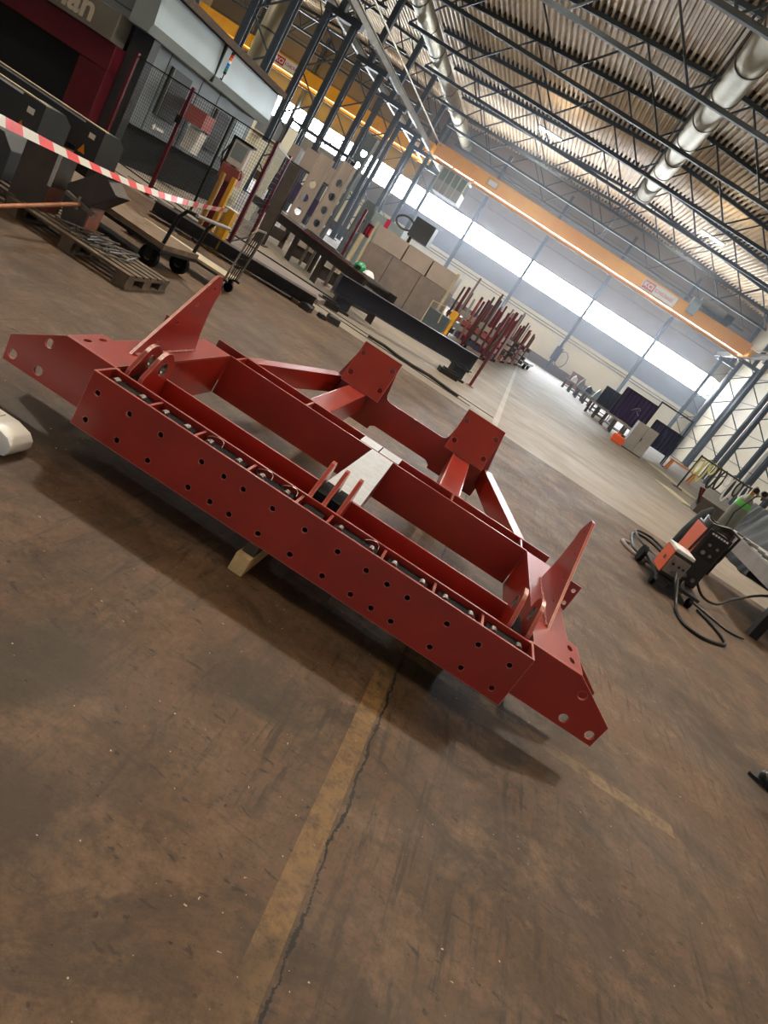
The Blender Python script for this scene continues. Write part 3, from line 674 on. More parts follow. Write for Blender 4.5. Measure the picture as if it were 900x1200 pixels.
hp = MB(); hp.prism([(0.0, 0.95), (0.30, 0.95), (0.34, 1.45), (0.05, 1.48)], 'y', 1.95, 2.25); o = hp.build('chute', 'plastic_white', en); o['label'] = 'white sheet-metal chute'
MB().box(-0.24, 0.35, 1.85, 2.3, 1.5, 1.85).build('chute_head', 'maroon_pale', en)
st = thing('signal_tower', 'stack light with red, blue and green lenses on the enclosure fascia', 'signal light', (-8.95, 16.3, 2.62))
MB().cyl((0, 0, 0.0), (0, 0, 0.14), 0.012, 8).build('pole', 'black_metal', st)
MB().bar((0, 0, 0.02), (-0.10, 0, 0.02), 0.03, 0.02).build('bracket', 'black_metal', st)
for k, m_ in enumerate(('black_metal', 'green_lens', 'blue_lens', 'blue_lens', 'white_label', 'amber_lens', 'red_lens', 'black_metal')):
    MB().cyl((0, 0, 0.14+0.06*k), (0, 0, 0.14+0.06*k+0.056), 0.036, 12).build('lens', m_, st, smooth=True)
# safety fence in front of the enclosure
FA, FB, FC = Vector((-8.97, 13.31, 0)), Vector((-7.45, 12.85, 0)), Vector((-5.38, 12.27, 0))
def fence(root, a, b, h=2.02, step=0.055, z0=0.2):
    d = (b-a); Ln = d.length; d = d.normalized(); m_ = MB(); n_ = int(Ln/step)
    for k in range(1, n_): p = a+d*(k*step); m_.bar((p.x, p.y, z0), (p.x, p.y, h-0.03), 0.004, 0.004)
    z = z0
    while z < h-0.05: m_.bar((a.x, a.y, z), (b.x, b.y, z), 0.004, 0.004); z += step
    o = m_.build('wire_mesh', 'black_metal', root); o['kind'] = 'stuff'
    for z in (z0, h-0.03): MB().bar((a.x, a.y, z), (b.x, b.y, z), 0.022, 0.022).build('rail', 'black_metal', root)
def fpost(root, p, h=2.05, m_='maroon', w=0.06):
    q = MB(); q.box(p.x-w/2, p.x+w/2, p.y-w/2, p.y+w/2, 0, h); q.box(p.x-0.09, p.x+0.09, p.y-0.09, p.y+0.09, 0, 0.012); q.build('post', m_, root)
fe = thing('safety_fence', 'wire mesh safety fence with maroon posts in front of the grey enclosure', 'fence', (0, 0, 0))
fence(fe, FA, FB); fence(fe, FB, FC)
for p in (FA, FB, FC): fpost(fe, p)
MB().box(FB.x-0.06, FB.x+0.06, FB.y-0.07, FB.y-0.02, 1.38, 1.52).build('latch', 'black_metal', fe)
gm = (FB+(FC-FB)*0.5); MB().box(gm.x-0.015, gm.x+0.015, gm.y-0.015, gm.y+0.015, 0.2, 2.0).build('gate_stile', 'black_metal', fe)
fe2 = thing('safety_fence', 'wire mesh fence running down the hall behind the upright steel post', 'fence', (0, 0, 0))
FD, FE_ = Vector((-5.45, 12.5, 0)), Vector((-6.25, 15.1, 0))
fence(fe2, FD, FE_, 2.02, 0.11)
fpost(fe2, FE_)
# operator panel, light-barrier posts
pn = thing('operator_panel', 'white operator panel with black frame on a maroon bracket at the fence', 'control panel', (-5.82, 12.15, 0))
MB().box(-0.16, 0.16, -0.08, 0.02, 1.32, 1.72).build('screen_housing', 'plastic_white', pn, bevel=0.015)
MB().box(-0.12, 0.12, -0.088, -0.08, 1.42, 1.68).build('screen', 'pale_blue', pn)
MB().box(-0.20, -0.155, -0.10, 0.04, 1.28, 1.76).build('side_guard', 'black_metal', pn); MB().box(-0.2, 0.2, -0.1, 0.04, 1.72, 1.76).build('top_guard', 'black_metal', pn)
MB().prism([(-0.16, 1.05), (0.22, 1.05), (0.18, 1.30), (-0.16, 1.30)], 'y', -0.14, 0.05).build('bracket', 'maroon_pale', pn)
MB().tube([(-0.18, -0.05, 1.7), (-0.26, -0.08, 1.4), (-0.12, -0.1, 1.05)], 0.016, 8).build('cable', 'hose_black', pn)
MB().tube([(0.16, -0.05, 1.32), (0.22, -0.08, 1.2), (0.12, -0.1, 1.05)], 0.014, 8).build('cable', 'hose_black', pn)
MB().box(-0.05, 0.05, -0.05, 0.05, 0, 1.32).build('stand', 'maroon', pn)
yp = thing('light_barrier_post', 'slim yellow light-barrier post below the operator panel', 'post', (-5.47, 11.6, 0))
MB().box(-0.035, 0.035, -0.035, 0.035, 0.02, 1.18).build('post', 'yellow_paint', yp); MB().box(-0.10, 0.10, -0.10, 0.10, 0, 0.02).build('foot', 'yellow_paint', yp)
yp2 = thing('light_barrier_post', 'dull ochre light-barrier post just left of the slim yellow one', 'post', (-5.68, 11.6, 0))
MB().box(-0.03, 0.03, -0.03, 0.03, 0.02, 1.16).build('post', 'ochre_board', yp2); MB().box(-0.08, 0.08, -0.08, 0.08, 0, 0.02).build('foot', 'ochre_board', yp2)
yb = thing('guard_bollard', 'short thick yellow guard post where the barrier tape ends', 'post', (-5.16, 11.46, 0))
MB().box(-0.09, 0.03, -0.07, 0.07, 0.015, 0.74).build('channel', 'yellow_paint', yb); MB().box(-0.15, -0.09, -0.07, 0.07, 0.015, 0.72).build('side_board', 'ochre_board', yb)
MB().box(-0.16, 0.05, -0.08, 0.08, 0.74, 0.755).build('cap', 'plastic_white', yb); MB().box(-0.2, 0.1, -0.12, 0.12, 0, 0.015).build('foot', 'yellow_paint', yb)
# barrier tape: twisted ribbon from the left to the guard post
a, b = Vector((-3.69, 4.3, 0.94)), Vector((-5.25, 11.4, 0.70))
tape = MB(); n_ = 60; d = (b-a); Ln = d.length; vs = []
for k in range(n_+1):
    t = k/n_; tw = 0.55*math.sin(t*5.0)+0.3; w_ = 0.036
    sag = -0.12*math.sin(math.pi*t)
    for s in (-1, 1):
        for q in (-0.0008, 0.0008): vs.append((t*Ln, s*w_*math.sin(tw)+q, s*w_*math.cos(tw)+sag))
fs = []
for k in range(n_):
    o_ = 4*k; fs += [(o_, o_+4, o_+6, o_+2), (o_+1, o_+3, o_+7, o_+5), (o_, o_+1, o_+5, o_+4), (o_+2, o_+6, o_+7, o_+3)]
tape.add(vs, fs); tp = tape.build('barrier_tape', 'tape', None)
tp.matrix_world = T3(a, d, Vector((-d.y, d.x, 0)).normalized()).normalized() if False else T3(a, d.normalized(), Vector((-d.y, d.x, 0)).normalized())
tag(tp, 'red and white striped barrier tape stretched across the left side', 'barrier tape')
# infeed guard boxes in front of the portal
def guard(x0, x1, y, label):
    t = thing('infeed_guard', label, 'machine guard', (x1, y, 0), R_(-2), 'grey infeed guards before the portal')
    MB().prism([(0, 0.40), (0.44, 0.40), (0.44, 0.66), (0.30, 0.76), (0, 0.76)], 'x', x0-x1, -0.34).build('cover', 'machine_dark', t)
    MB().prism([(-0.03, 0.30), (0.47, 0.30), (0.47, 0.70), (0.32, 0.80), (-0.03, 0.80)], 'x', -0.34, 0.0).build('end_cap', 'machine_dark', t)
    MB().box(x0-x1, 0.0, -0.035, 0.06, 0.80, 0.815).build('edge_strip', 'pale_board', t)
    MB().box(-0.22, -0.12, -0.036, -0.03, 0.62, 0.69).build('label_plate', 'white_label', t)
    MB().prism([(-0.30, 0.38), (-0.18, 0.38), (-0.24, 0.50)], 'y', -0.037, -0.03).build('warning_sign', 'orange_label', t)
    MB().box(-0.42, -0.06, 0.0, 0.30, 0.0, 0.30).build('pedestal', 'black_metal', t)
    for k in range(4): MB().cyl((-0.40+0.11*k, -0.02, 0.02), (-0.40+0.11*k, -0.02, 0.06), 0.03, 8).build('foot_bolt', 'bolt_steel', t)
    for k in range(8): 
        xx = (x0-x1)+0.3+k*((-0.5-(x0-x1))/8); MB().cyl((xx, 0.03, 0.35), (xx, 0.41, 0.35), 0.045, 10).build('roller', 'dark_steel', t)
    for xx in ((x0-x1)+0.2,): MB().box(xx, xx+0.3, 0.05, 0.35, 0.0, 0.40).build('pedestal', 'black_metal', t)
guard(-9.6, -6.35, 8.25, 'dark grey infeed guard box nearest the camera, behind the barrier tape')
guard(-9.8, -6.55, 9.75, 'second dark grey infeed guard box, behind the nearer one')
# pallet with steel parts
def pallet(loc, rz, label, L_=1.2, W_=0.8, m_='pallet_wood'):
    t = thing('wooden_pallet', label, 'pallet', loc, rz)
    for k in range(6):
        y = k*(W_-0.095)/5; MB().box(0, L_, y, y+0.095, 0.122, 0.144).build('deck_board', m_, t)
    for x in (0, L_/2-0.07, L_-0.145):
        MB().box(x, x+0.145, 0, W_, 0.10, 0.122).build('stringer_board', m_, t); MB().box(x, x+0.145, 0, W_, 0, 0.022).build('bottom_board', m_, t)
        for y in (0, W_/2-0.07, W_-0.14): MB().box(x+0.01, x+0.135, y, y+0.14, 0.022, 0.10).build('block', m_, t)
    return t
pallet((-4.72, 6.05, 0), R_(2), 'worn wooden pallet carrying dark steel pieces and rods', 1.35, 0.8)
pallet((-5.9, 6.15, 0), R_(2), 'darker wooden pallet behind the barrier tape under the steel box', 1.2, 1.0, 'dark_timber')
def shell(name, loc, rz, dims, label, end='rust', tilt=0.0):
    t = thing(name, label, 'steel part', loc, rz); t.rotation_euler = (0, tilt, rz); w, d_, h_ = dims
    b = MB(); b.box(0, 0.012, 0, d_, 0, h_); b.box(w-0.012, w, 0, d_, 0, h_); b.box(0, w, d_-0.012, d_, 0, h_); b.box(0.012, w-0.012, 0, 0.012, 0, h_)
    b.build('plate_box', 'mill_steel', t)
    MB().box(w, w+0.004, 0.0, d_, 0.0, h_*0.45).build('rusty_face', end, t)
    MB().box(w-0.03, w+0.006, -0.006, 0.0, h_*0.45, h_).build('bright_edge', 'bare_steel', t)
    return t
shell('steel_box', (-4.85, 6.20, 0.144), R_(8), (0.34, 0.30, 0.55), 'tall dark steel box with rusty end face, standing left on the pallet')
b2 = thing('bent_steel_part', 'dark bent steel box part with rusty foot, leaning right on the pallet', 'steel part', (-4.42, 6.42, 0.144), R_(8))
MB().prism([(0.0, 0.0), (0.22, 0.0), (0.22, 0.26), (0.40, 0.48), (0.20, 0.62), (-0.06, 0.34)], 'y', 0.0, 0.30).build('body', 'mill_steel', b2)
MB().box(0.22, 0.226, 0.02, 0.28, 0.0, 0.24).build('rusty_face', 'rust', b2)
MB().prism([(0.222, 0.27), (0.41, 0.485), (0.40, 0.495), (0.215, 0.28)], 'y', -0.004, 0.304).build('flange', 'dark_steel', b2)
b3 = thing('steel_housing', 'low dark steel housing on the left pallet beside the tall box', 'steel part', (-5.75, 6.35, 0.144), R_(6))
MB().prism([(0, 0), (0.62, 0), (0.62, 0.30), (0.50, 0.42), (0, 0.42)], 'y', 0, 0.5).build('body', 'machine_dark', b3, bevel=0.01)
for x in (0.2, 0.32): MB().cyl((x, -0.012, 0.26), (x, 0.0, 0.26), 0.035, 12).build('knob', 'black_metal', b3)
for k in range(34):
    x = -4.28+random.random()*0.62; y = 6.15+random.random()*0.45; z = 0.153+0.014*(k % 4)
    L_ = random.uniform(0.25, 0.45); an = R_(random.uniform(60, 120))
    r = MB().cyl((-L_/2, 0, 0), (L_/2, 0, 0), 0.009, 7).build('steel_rod', 'rod_steel'); r.location = (x, y+0.12, z); r.rotation_euler = (0, 0, an)
    tag(r, 'short bright-ended steel rod in the loose heap on the pallet', 'rod', 'steel rods heaped on the pallet')
cp = thing('clamp_bar', 'copper-brown bar with a clamp head reaching in from the left edge', 'clamp', (-4.16, 5.40, 0.40))
pts = [(-0.55, -0.35, -0.10), (0, 0, 0), (-0.05, 0.9, 0.02)]
MB().tube([(0.05, -0.60, -0.26), (-0.05, 0.88, 0.0)], [0.016, 0.022], 10).build('bar', 'copper', cp)
MB().bar((-0.22, 0.90, 0.03), (0.10, 0.92, -0.02), 0.05, 0.035).build('jaw', 'bolt_steel', cp); MB().cyl((-0.05, 0.86, -0.05), (-0.05, 0.86, 0.07), 0.014, 8).build('screw', 'bolt_steel', cp)
MB().cyl((0.04, -0.50, -0.40), (0.04, -0.50, -0.24), 0.02, 8).build('stand', 'dark_steel', cp); MB().cyl((0.04, -0.50, -0.40), (0.04, -0.50, -0.38), 0.14, 16).build('base', 'dark_steel', cp)
# hand trolley with tube handle
tr = thing('platform_trolley', 'long wooden platform trolley with black tube handles and rubber wheels', 'trolley', (-4.05, 7.45, 0), R_(-4))
MB().box(-2.0, 0.15, 0.0, 0.75, 0.27, 0.33).build('platform', 'old_timber', tr); MB().box(-2.0, 0.15, -0.02, 0.77, 0.23, 0.27).build('under_frame', 'black_metal', tr)
for x in (-1.7, 0.0):
    for y in (0.06, 0.69):
        w_ = MB().cyl((x, y-0.03, 0.12), (x, y+0.03, 0.12), 0.12, 18).build('wheel', 'rubber', tr, smooth=True)
        MB().cyl((x, y-0.034, 0.12), (x, y+0.034, 0.12), 0.05, 12).build('hub', 'bolt_steel', w_)
        MB().box(x-0.05, x+0.05, y-0.05, y-0.035, 0.1, 0.24).build('fork', 'black_metal', tr)
MB().tube([(0.10, 0.05, 0.33), (0.13, 0.05, 0.66), (0.20, 0.05, 0.77), (0.35, 0.05, 0.79)], 0.022, 10).build('handle', 'black_metal', tr, smooth=True)
MB().tube([(0.10, 0.70, 0.33), (0.13, 0.70, 0.66), (0.20, 0.70, 0.77), (0.35, 0.70, 0.79)], 0.022, 10).build('handle', 'black_metal', tr, smooth=True)
MB().cyl((0.35, 0.0, 0.79), (0.35, 0.75, 0.79), 0.020, 10).build('cross_bar', 'cabinet_grey', tr)
# narrow trolley with pale board and wire back
wt = thing('wire_trolley', 'small trolley with pale board and black wire back', 'trolley', (-3.62, 8.62, 0), R_(3))
MB().box(-1.45, 0.0, 0.0, 0.42, 0.20, 0.225).build('board', 'pale_board', wt)
for y in (0.0, 0.42): MB().cyl((-1.45, y, 0.18), (0.05, y, 0.18), 0.016, 8).build('frame_tube', 'black_metal', wt)
MB().tube([(0.0, 0.0, 0.18), (0.06, 0.0, 0.85), (0.08, 0.06, 0.92), (0.08, 0.36, 0.92), (0.06, 0.42, 0.85), (0.0, 0.42, 0.18)], 0.015, 8).build('back_frame', 'bolt_steel', wt, smooth=True)
for k in range(1, 5): MB().cyl((0.01, 0.084*k, 0.2), (0.075, 0.084*k, 0.91), 0.007, 6).build('back_wire', 'black_metal', wt)
for z in (0.35, 0.5): MB().cyl((0.02, 0, z), (0.02, 0.42, z), 0.007, 6).build('back_wire', 'black_metal', wt)
for x in (-1.35, -0.05):
    for y in (0.03, 0.39): MB().cyl((x, y-0.018, 0.065), (x, y+0.018, 0.065), 0.065, 14).build('wheel', 'rubber', wt, smooth=True); MB().box(x-0.03, x+0.03, y-0.03, y+0.03, 0.12, 0.17).build('caster', 'black_metal', wt)
# steel lying on the floor
def ibeam(name, a, b, h_, w_, m_, label, cat='steel beam', t_=0.016, grp=None):
    a, b = Vector(a), Vector(b); d = b-a; Ln = d.length; ang = math.atan2(d.y, d.x)
    t = thing(name, label, cat, a, ang, grp)
    MB().box(0, Ln, -w_/2, w_/2, 0, t_).build('flange', m_, t); MB().box(0, Ln, -w_/2, w_/2, h_-t_, h_).build('flange', m_, t); MB().box(0, Ln, -t_/2, t_/2, t_, h_-t_).build('web', m_, t)
    return t
ibeam('floor_beam', (-6.2, 11.0, 0.06), (-3.45, 12.05, 0.06), 0.20, 0.36, 'dark_steel', 'broad dark steel beam lying low on the floor by the yellow posts')
for k, (x, y) in enumerate(((-5.6, 11.2), (-4.6, 11.6), (-3.7, 11.95))):
    o = MB().box(-0.10, 0.10, -0.25, 0.25, 0, 0.06).build('bearer', 'dark_timber'); o.location = (x, y, 0); o.rotation_euler = (0, 0, 0.36)
    tag(o, 'flat timber bearer under the %s of the broad floor beam' % ['left end', 'middle', 'right end'][k], 'timber', 'bearers under the floor beam')
pt = thing('floor_plate', 'wide grey steel plate lying behind the broad floor beam', 'steel plate', (-6.9, 12.9, 0), R_(5)); MB().box(0, 3.2, 0.0, 1.5, 0.0, 0.10).build('plate', 'booth_grey', pt); MB().box(0, 3.2, 1.55, 1.65, 0, 0.12).build('edge_bar', 'dark_steel', pt)
for k, (x, y, s) in enumerate(((-3.45, 11.75, .10), (-3.2, 12.0, .07), (-3.55, 12.3, .06), (-3.05, 12.25, .11))):
    o = MB().prism([(-s, 0), (s, 0), (s*1.2, s*0.9), (0.0, s*1.2), (-s*0.8, s)], 'y', -s, s).build('offcut', 'dark_steel'); o.location = (x, y, 0); o.rotation_euler = (0, 0, k*0.7)
    tag(o, ['dark steel offcut at the end of the broad floor beam', 'small steel offcut nearest the red fin side', 'steel scrap lump behind the floor beam end', 'dark boxy steel offcut right of the floor beam end'][k], 'offcut')
# upright H post and the long roller bench
hp = thing('upright_post', 'free-standing upright brown H-section post beside the roller bench', 'post', (-6.87, 17.2, 0), R_(10))
q = MB(); q.box(-0.13, 0.13, -0.13, -0.11, 0, 1.98); q.box(-0.13, 0.13, 0.11, 0.13, 0, 1.98); q.box(-0.01, 0.01, -0.11, 0.11, 0, 1.98); q.build('section', 'mill_steel', hp)
MB().box(-0.2, 0.2, -0.2, 0.2, 0, 0.02).build('foot_plate', 'mill_steel', hp)
rb = thing('roller_bench', 'long dark steel roller bench with maroon edge running down the left side', 'bench', (0, 0, 0))
P0, P1 = Vector((-8.6, 19.7, 0)), Vector((-3.55, 15.0, 0)); dd = (P1-P0).normalized(); nn = Vector((-dd.y, dd.x, 0)); LL = (P1-P0).length
def onb(s, o_, z): p = P0+dd*s+nn*o_; return (p.x, p.y, z)
for o_ in (0.0, 0.9): MB().bar(onb(0, o_, 0.72), onb(LL, o_, 0.72), 0.08, 0.20).build('side_rail', 'dark_steel', rb)
MB().bar(onb(0.3, -0.05, 0.83), onb(LL, -0.05, 0.83), 0.05, 0.03).build('edge', 'maroon', rb)
for k in range(26): s = 0.15+k*LL/26.5; MB().cyl(onb(s, 0.04, 0.78), onb(s, 0.86, 0.78), 0.045, 10).build('roller', 'dark_steel', rb)
for s in (1.2, 3.2, 4.8, 6.6):
    l = MB(); l.bar(onb(s, 0.1, 0.0), onb(s, 0.1, 0.64), 0.26, 0.03, up=nn); l.bar(onb(s, 0.8, 0.0), onb(s, 0.8, 0.64), 0.26, 0.03, up=nn); l.bar(onb(s, 0.1, 0.3), onb(s, 0.8, 0.3), 0.03, 0.30); l.build('leg', 'mill_steel', rb)
for s in (3.8, 4.2, 5.3, 5.7, 6.1): MB().bar(onb(s, 0.15, 0.1), onb(s, 0.15, 0.62), 0.06, 0.06).build('strut', 'bolt_steel', rb)
gh = thing('welding_helmet', 'green welding helmet lying on the near end of the roller bench', 'helmet', onb(LL-0.9, 0.3, 0.825))
MB().lathe((0, 0, 0), [(0.13, 0), (0.15, 0.06), (0.13, 0.14), (0.08, 0.19), (0.02, 0.20)], 16).build('shell', 'green_helmet', gh, smooth=True); MB().box(-0.06, 0.06, -0.16, -0.13, 0.04, 0.11).build('visor', 'black_void', gh)
gw = thing('rag_bundle', 'white bundle of rag lying beside the green helmet', 'rag', onb(LL-0.45, 0.3, 0.825)); MB().lathe((0, 0, 0), [(0.12, 0), (0.15, 0.05), (0.10, 0.12), (0.05, 0.15)], 9).build('cloth', 'plastic_white', gw, smooth=True)
gr = thing('flat_bar_stack', 'stack of bright flat bars lying on the roller bench', 'steel bars', onb(3.0, 0.25, 0.825), math.atan2(dd.y, dd.x))
for k in range(4): MB().box(0, 2.6-0.3*k, 0.0+0.02*k, 0.08+0.02*k, 0.0+0.022*k, 0.02+0.022*k).build('flat_bar', 'bolt_steel', gr)
# long blue-black I-beam on two stands
ib = ibeam('long_beam', (-3.88, 14.35, 0.30), (-0.70, 16.25, 0.30), 0.38, 0.26, 'blue_steel', 'long blue-black I-beam lying on low stands across the hall', t_=0.02)
MB().box(-0.01, 0.01, -0.125, 0.125, 0.02, 0.36).build('end_plate', 'blue_steel', ib)
for k, (x, y) in enumerate(((-3.65, 14.5), (-0.95, 16.1))):
    t = thing('beam_stand', ['low dark stand under the left end of the long beam', 'low dark stand under the right end of the long beam'][k], 'stand', (x, y, 0), 0.53)
    MB().box(-0.22, 0.22, -0.2, 0.2, 0.0, 0.05).build('foot', 'dark_steel', t); MB().box(-0.16, 0.16, -0.14, 0.14, 0.05, 0.26).build('body', 'blue_steel', t); MB().box(-0.2, 0.2, -0.18, 0.18, 0.26, 0.30).build('head', 'dark_steel', t)
    t2 = thing('foot_block', ['dark block on the floor before the left beam stand', 'dark block on the floor before the right beam stand'][k], 'block', (x-0.1, y-0.5, 0), 0.4); MB().box(-0.24, 0.24, -0.12, 0.12, 0, 0.12).build('body', 'black_metal', t2, bevel=0.01); MB().box(-0.16, 0.16, -0.06, 0.06, 0.12, 0.16).build('pad', 'dark_steel', t2)
# floor rails, cable bundle
for k, y in enumerate((13.25, 13.75)):
    o = MB().box(-8.5, -0.2+0.5*k, y, y+0.05, 0.0, 0.012).build('floor_rail', 'dark_steel'); tag(o, ['flat steel rail set in the floor, nearer one, left of the long beam', 'flat steel rail set in the floor, farther one, under the long beam'][k], 'rail')
pts = [(-2.6+0.35*k, 13.45+0.12*math.sin(k*1.9), 0.03) for k in range(7)]
tag(MB().tube(pts, 0.03, 8).build('floor_cable', 'hose_black', smooth=True), 'black cable bundle lying across the floor rails behind the red frame', 'cable')
# grey sheet-metal booth, pale cabinet with a red stripe
bo = thing('sheet_metal_booth', 'grey scratched sheet-metal booth with lighter top panels behind the long beam', 'booth', (-6.2, 23.6, 0), R_(3))
MB().box(0, 3.2, 0, 2.2, 0, 1.45).build('lower_body', 'booth_grey', bo)
for x0, x1 in ((0.15, 1.25), (1.30, 2.2), (2.25, 3.2)): MB().box(x0, x1, 0.0, 2.2, 1.46, 2.05).build('top_panel', 'booth_light', bo, bevel=0.01)
for x in (0.0, 3.12): MB().box(x, x+0.09, -0.06, 0.0, 0, 2.1).build('corner_post', 'pale_board', bo)
for x in (1.0, 2.1): MB().box(x, x+0.02, -0.012, 0.0, 0, 1.45).build('seam', 'dark_steel', bo)
cbn = thing('tall_cabinet', 'pale blue-grey cabinet with pink-red stripe and dark sign plate', 'cabinet', (-8.1, 27.6, 0), R_(2))
MB().box(0, 1.9, 0, 1.0, 0.1, 2.45).build('body', 'pale_blue', cbn, bevel=0.01); MB().box(1.12, 1.30, -0.012, 0.0, 0.1, 2.45).build('stripe', 'pink_red', cbn)
pl_ = MB().box(0.35, 0.95, -0.015, 0.0, 1.45, 1.95).build('sign_plate', 'maroon', cbn)
for x in (0.48, 0.62, 0.76): MB().box(x, x+0.07, -0.02, -0.015, 1.55, 1.85).build('sign_bar', 'pink_red', pl_)
MB().box(1.6, 1.7, -0.03, 0.0, 1.2, 1.26).build('handle', 'black_metal', cbn); MB().box(0.0, 1.9, 0.05, 0.95, 0, 0.1).build('plinth', 'dark_steel', cbn)
bl = thing('pale_post', 'pale upright pipe leaning by the booth corner', 'pipe', (-6.35, 23.2, 0)); MB().cyl((0, 0, 0), (0.02, 0, 1.5), 0.09, 14).build('pipe', 'pale_board', bl, smooth=True)
ho = thing('extractor_head', 'dark extractor head with hose ring above the booth', 'extractor', (-5.2, 25.9, 0))
MB().box(-0.4, 0.4, -0.3, 0.3, 2.3, 3.0).build('head', 'machine_dark', ho); MB().cyl((-0.3, 0, 0), (-0.3, 0, 2.3), 0.06, 8).build('mast', 'dark_steel', ho)
MB().tube([(-0.7+0.35*math.cos(t), -0.1, 2.6+0.22*math.sin(t)) for t in [k*math.pi/8 for k in range(17)]], 0.035, 8, cap=False).build('hose', 'machine_dark', ho, smooth=True)
# cellular beams standing in a rack between the columns
def cell_beam(x, y, h_, tilt, label, m_='cabinet_grey'):
    t = thing('cellular_beam', label, 'steel beam', (x, y, 0)); t.rotation_euler = (0, tilt, R_(-12))
    hs = [circ(0, 0.5+k*0.48, 0.13, 12) for k in range(int((h_-0.6)/0.48))]
    plate('web', [(-0.24, 0.0), (0.24, 0.0), (0.24, h_), (-0.24, h_)], hs, 0.02, XZ(0.0), m_, t)
    for s in (-1, 1): MB().box(s*0.24-0.012, s*0.24+0.012, -0.09, 0.09, 0, h_).build('flange', m_, t)
    return t
for k, (x, y, h_, m_) in enumerate(((-8.75, 23.6, 2.9, 'booth_light'), (-8.1, 23.9, 3.1, 'booth_light'), (-8.9, 27.0, 4.5, 'machine_grey'), (-7.7, 27.0, 2.6, 'machine_grey'))):
    cell_beam(x, y, h_, R_(2), ['pale cellular beam on end, leftmost of those by the columns', 'pale cellular beam on end, right of the leftmost one', 'tall grey cellular beam standing behind the pale ones', 'shorter grey cellular beam standing right of the pale ones'][k], m_)
rk = thing('storage_rack', 'tall steel storage rack with shelves between the left columns', 'rack', (-11.3, 26.0, 0), R_(0))
for x in (0, 2.4):
    for y in (0, 1.0): MB().box(x-0.04, x+0.04, y-0.04, y+0.04, 0, 3.5).build('upright', 'blue_steel', rk)
for z in (1.0, 2.2, 3.4): MB().box(0, 2.4, 0, 1.0, z, z+0.06).build('shelf', 'machine_dark', rk)
for z, m_ in ((1.06, 'purple_screen'), (2.26, 'booth_light')): 
    for j in range(3):
        o = MB().box(0.15+0.75*j, 0.7+0.75*j, 0.1, 0.8, 0, 0.55+0.15*(j % 2)).build('crate', m_); o.location = (-11.3, 26.0, z)
        tag(o, '%s crate, %s on the %s shelf of the storage rack' % ({'purple_screen': 'purple-grey', 'booth_light': 'beige'}[m_], ['left', 'middle', 'right'][j], {1.06: 'lowest', 2.26: 'second', 3.46: 'third'}[z]), 'crate')
for k, (x, y, h_) in enumerate(((-10.6, 21.5, 2.6), (-9.9, 21.3, 2.2), (-9.2, 21.2, 2.9))):
    o = MB().box(-0.16, 0.16, -0.02, 0.02, 0, h_).build('leaning_panel', 'cream_wall'); o.location = (x, y, 0); o.rotation_euler = (R_(-6), 0, R_(-8))
    tag(o, ['cream panel strip standing by the columns, leftmost', 'shorter cream panel strip standing between two others', 'tallest cream panel strip standing by the columns'][k], 'panel')
# profile racks with maroon posts beyond the long beam
fp = thing('rack_post', 'single tall maroon post standing right of the long beam end', 'post', (-0.525, 16.6, 0)); MB().box(-0.035, 0.035, -0.035, 0.035, 0.012, 1.95).build('post', 'maroon', fp); MB().box(-0.1, 0.1, -0.1, 0.1, 0, 0.012).build('foot', 'maroon', fp)
fp2 = thing('rack_post', 'thin maroon fence post standing behind the roller bench', 'post', (-5.0, 17.6, 0)); MB().box(-0.03, 0.03, -0.03, 0.03, 0.012, 2.05).build('post', 'maroon', fp2); MB().box(-0.1, 0.1, -0.1, 0.1, 0, 0.012).build('foot', 'maroon', fp2)
mcols = ['maroon', 'mill_steel', 'cabinet_grey', 'purple_screen', 'maroon_pale', 'booth_light', 'navy', 'booth_grey', 'mill_steel']
for k in range(5):
    y = 27.5+3.4*k; x = -2.9+0.32*k
    t = thing('profile_rack', 'steel profile rack with maroon posts, %s counted from the booth' % ORD[k], 'rack', (x, y, 0), R_(-5), 'profile racks down the left side')
    for xx in (0, 0.9, 1.8):
        MB().box(xx-0.05, xx+0.05, -0.05, 0.05, 0, 2.0).build('post', 'maroon', t); MB().box(xx-0.05, xx+0.05, -0.05, 1.0, 0.10, 0.2).build('arm', 'maroon', t); MB().box(xx-0.05, xx+0.05, 0.95, 1.05, 0, 1.9).build('post', 'maroon', t)
    for j in range(4):
        m_ = random.choice(mcols); z = 0.2+0.26*j
        MB().box(-0.3, 2.1, 0.1, 0.85, z, z+0.18).build('profile', m_, t)
    for j in range(8):
        xx = -0.2+0.3*j; MB().bar((xx, 0.05, 0.2), (xx+random.uniform(-.1, .1), 0.0, 1.4+random.random()*1.1), 0.07, 0.07).build('upright_profile', random.choice(mcols), t)
yl = thing('yellow_barrel', 'yellow upright guard drum beside the grey booth', 'guard', (-2.55, 24.6, 0)); MB().box(-0.12, 0.12, -0.12, 0.12, 0.02, 1.05).build('body', 'yellow_paint', yl, bevel=0.02); MB().box(-0.2, 0.2, -0.2, 0.2, 0, 0.02).build('foot', 'yellow_paint', yl)
tc_ = thing('teal_cart', 'teal machine cart with pale tube handle right of the booth', 'cart', (-2.9, 22.6, 0)); MB().box(-0.3, 0.5, 0, 0.6, 0.15, 0.8).build('body', 'teal', tc_, bevel=0.02)
MB().tube([(-0.25, -0.05, 0.2), (-0.25, -0.05, 1.0), (0.2, -0.05, 1.05), (0.25, -0.05, 0.5)], 0.025, 8).build('handle', 'pale_board', tc_, smooth=True)
for x in (-0.2, 0.4): MB().cyl((x, -0.02, 0.09), (x, 0.05, 0.09), 0.09, 12).build('wheel', 'rubber', tc_)
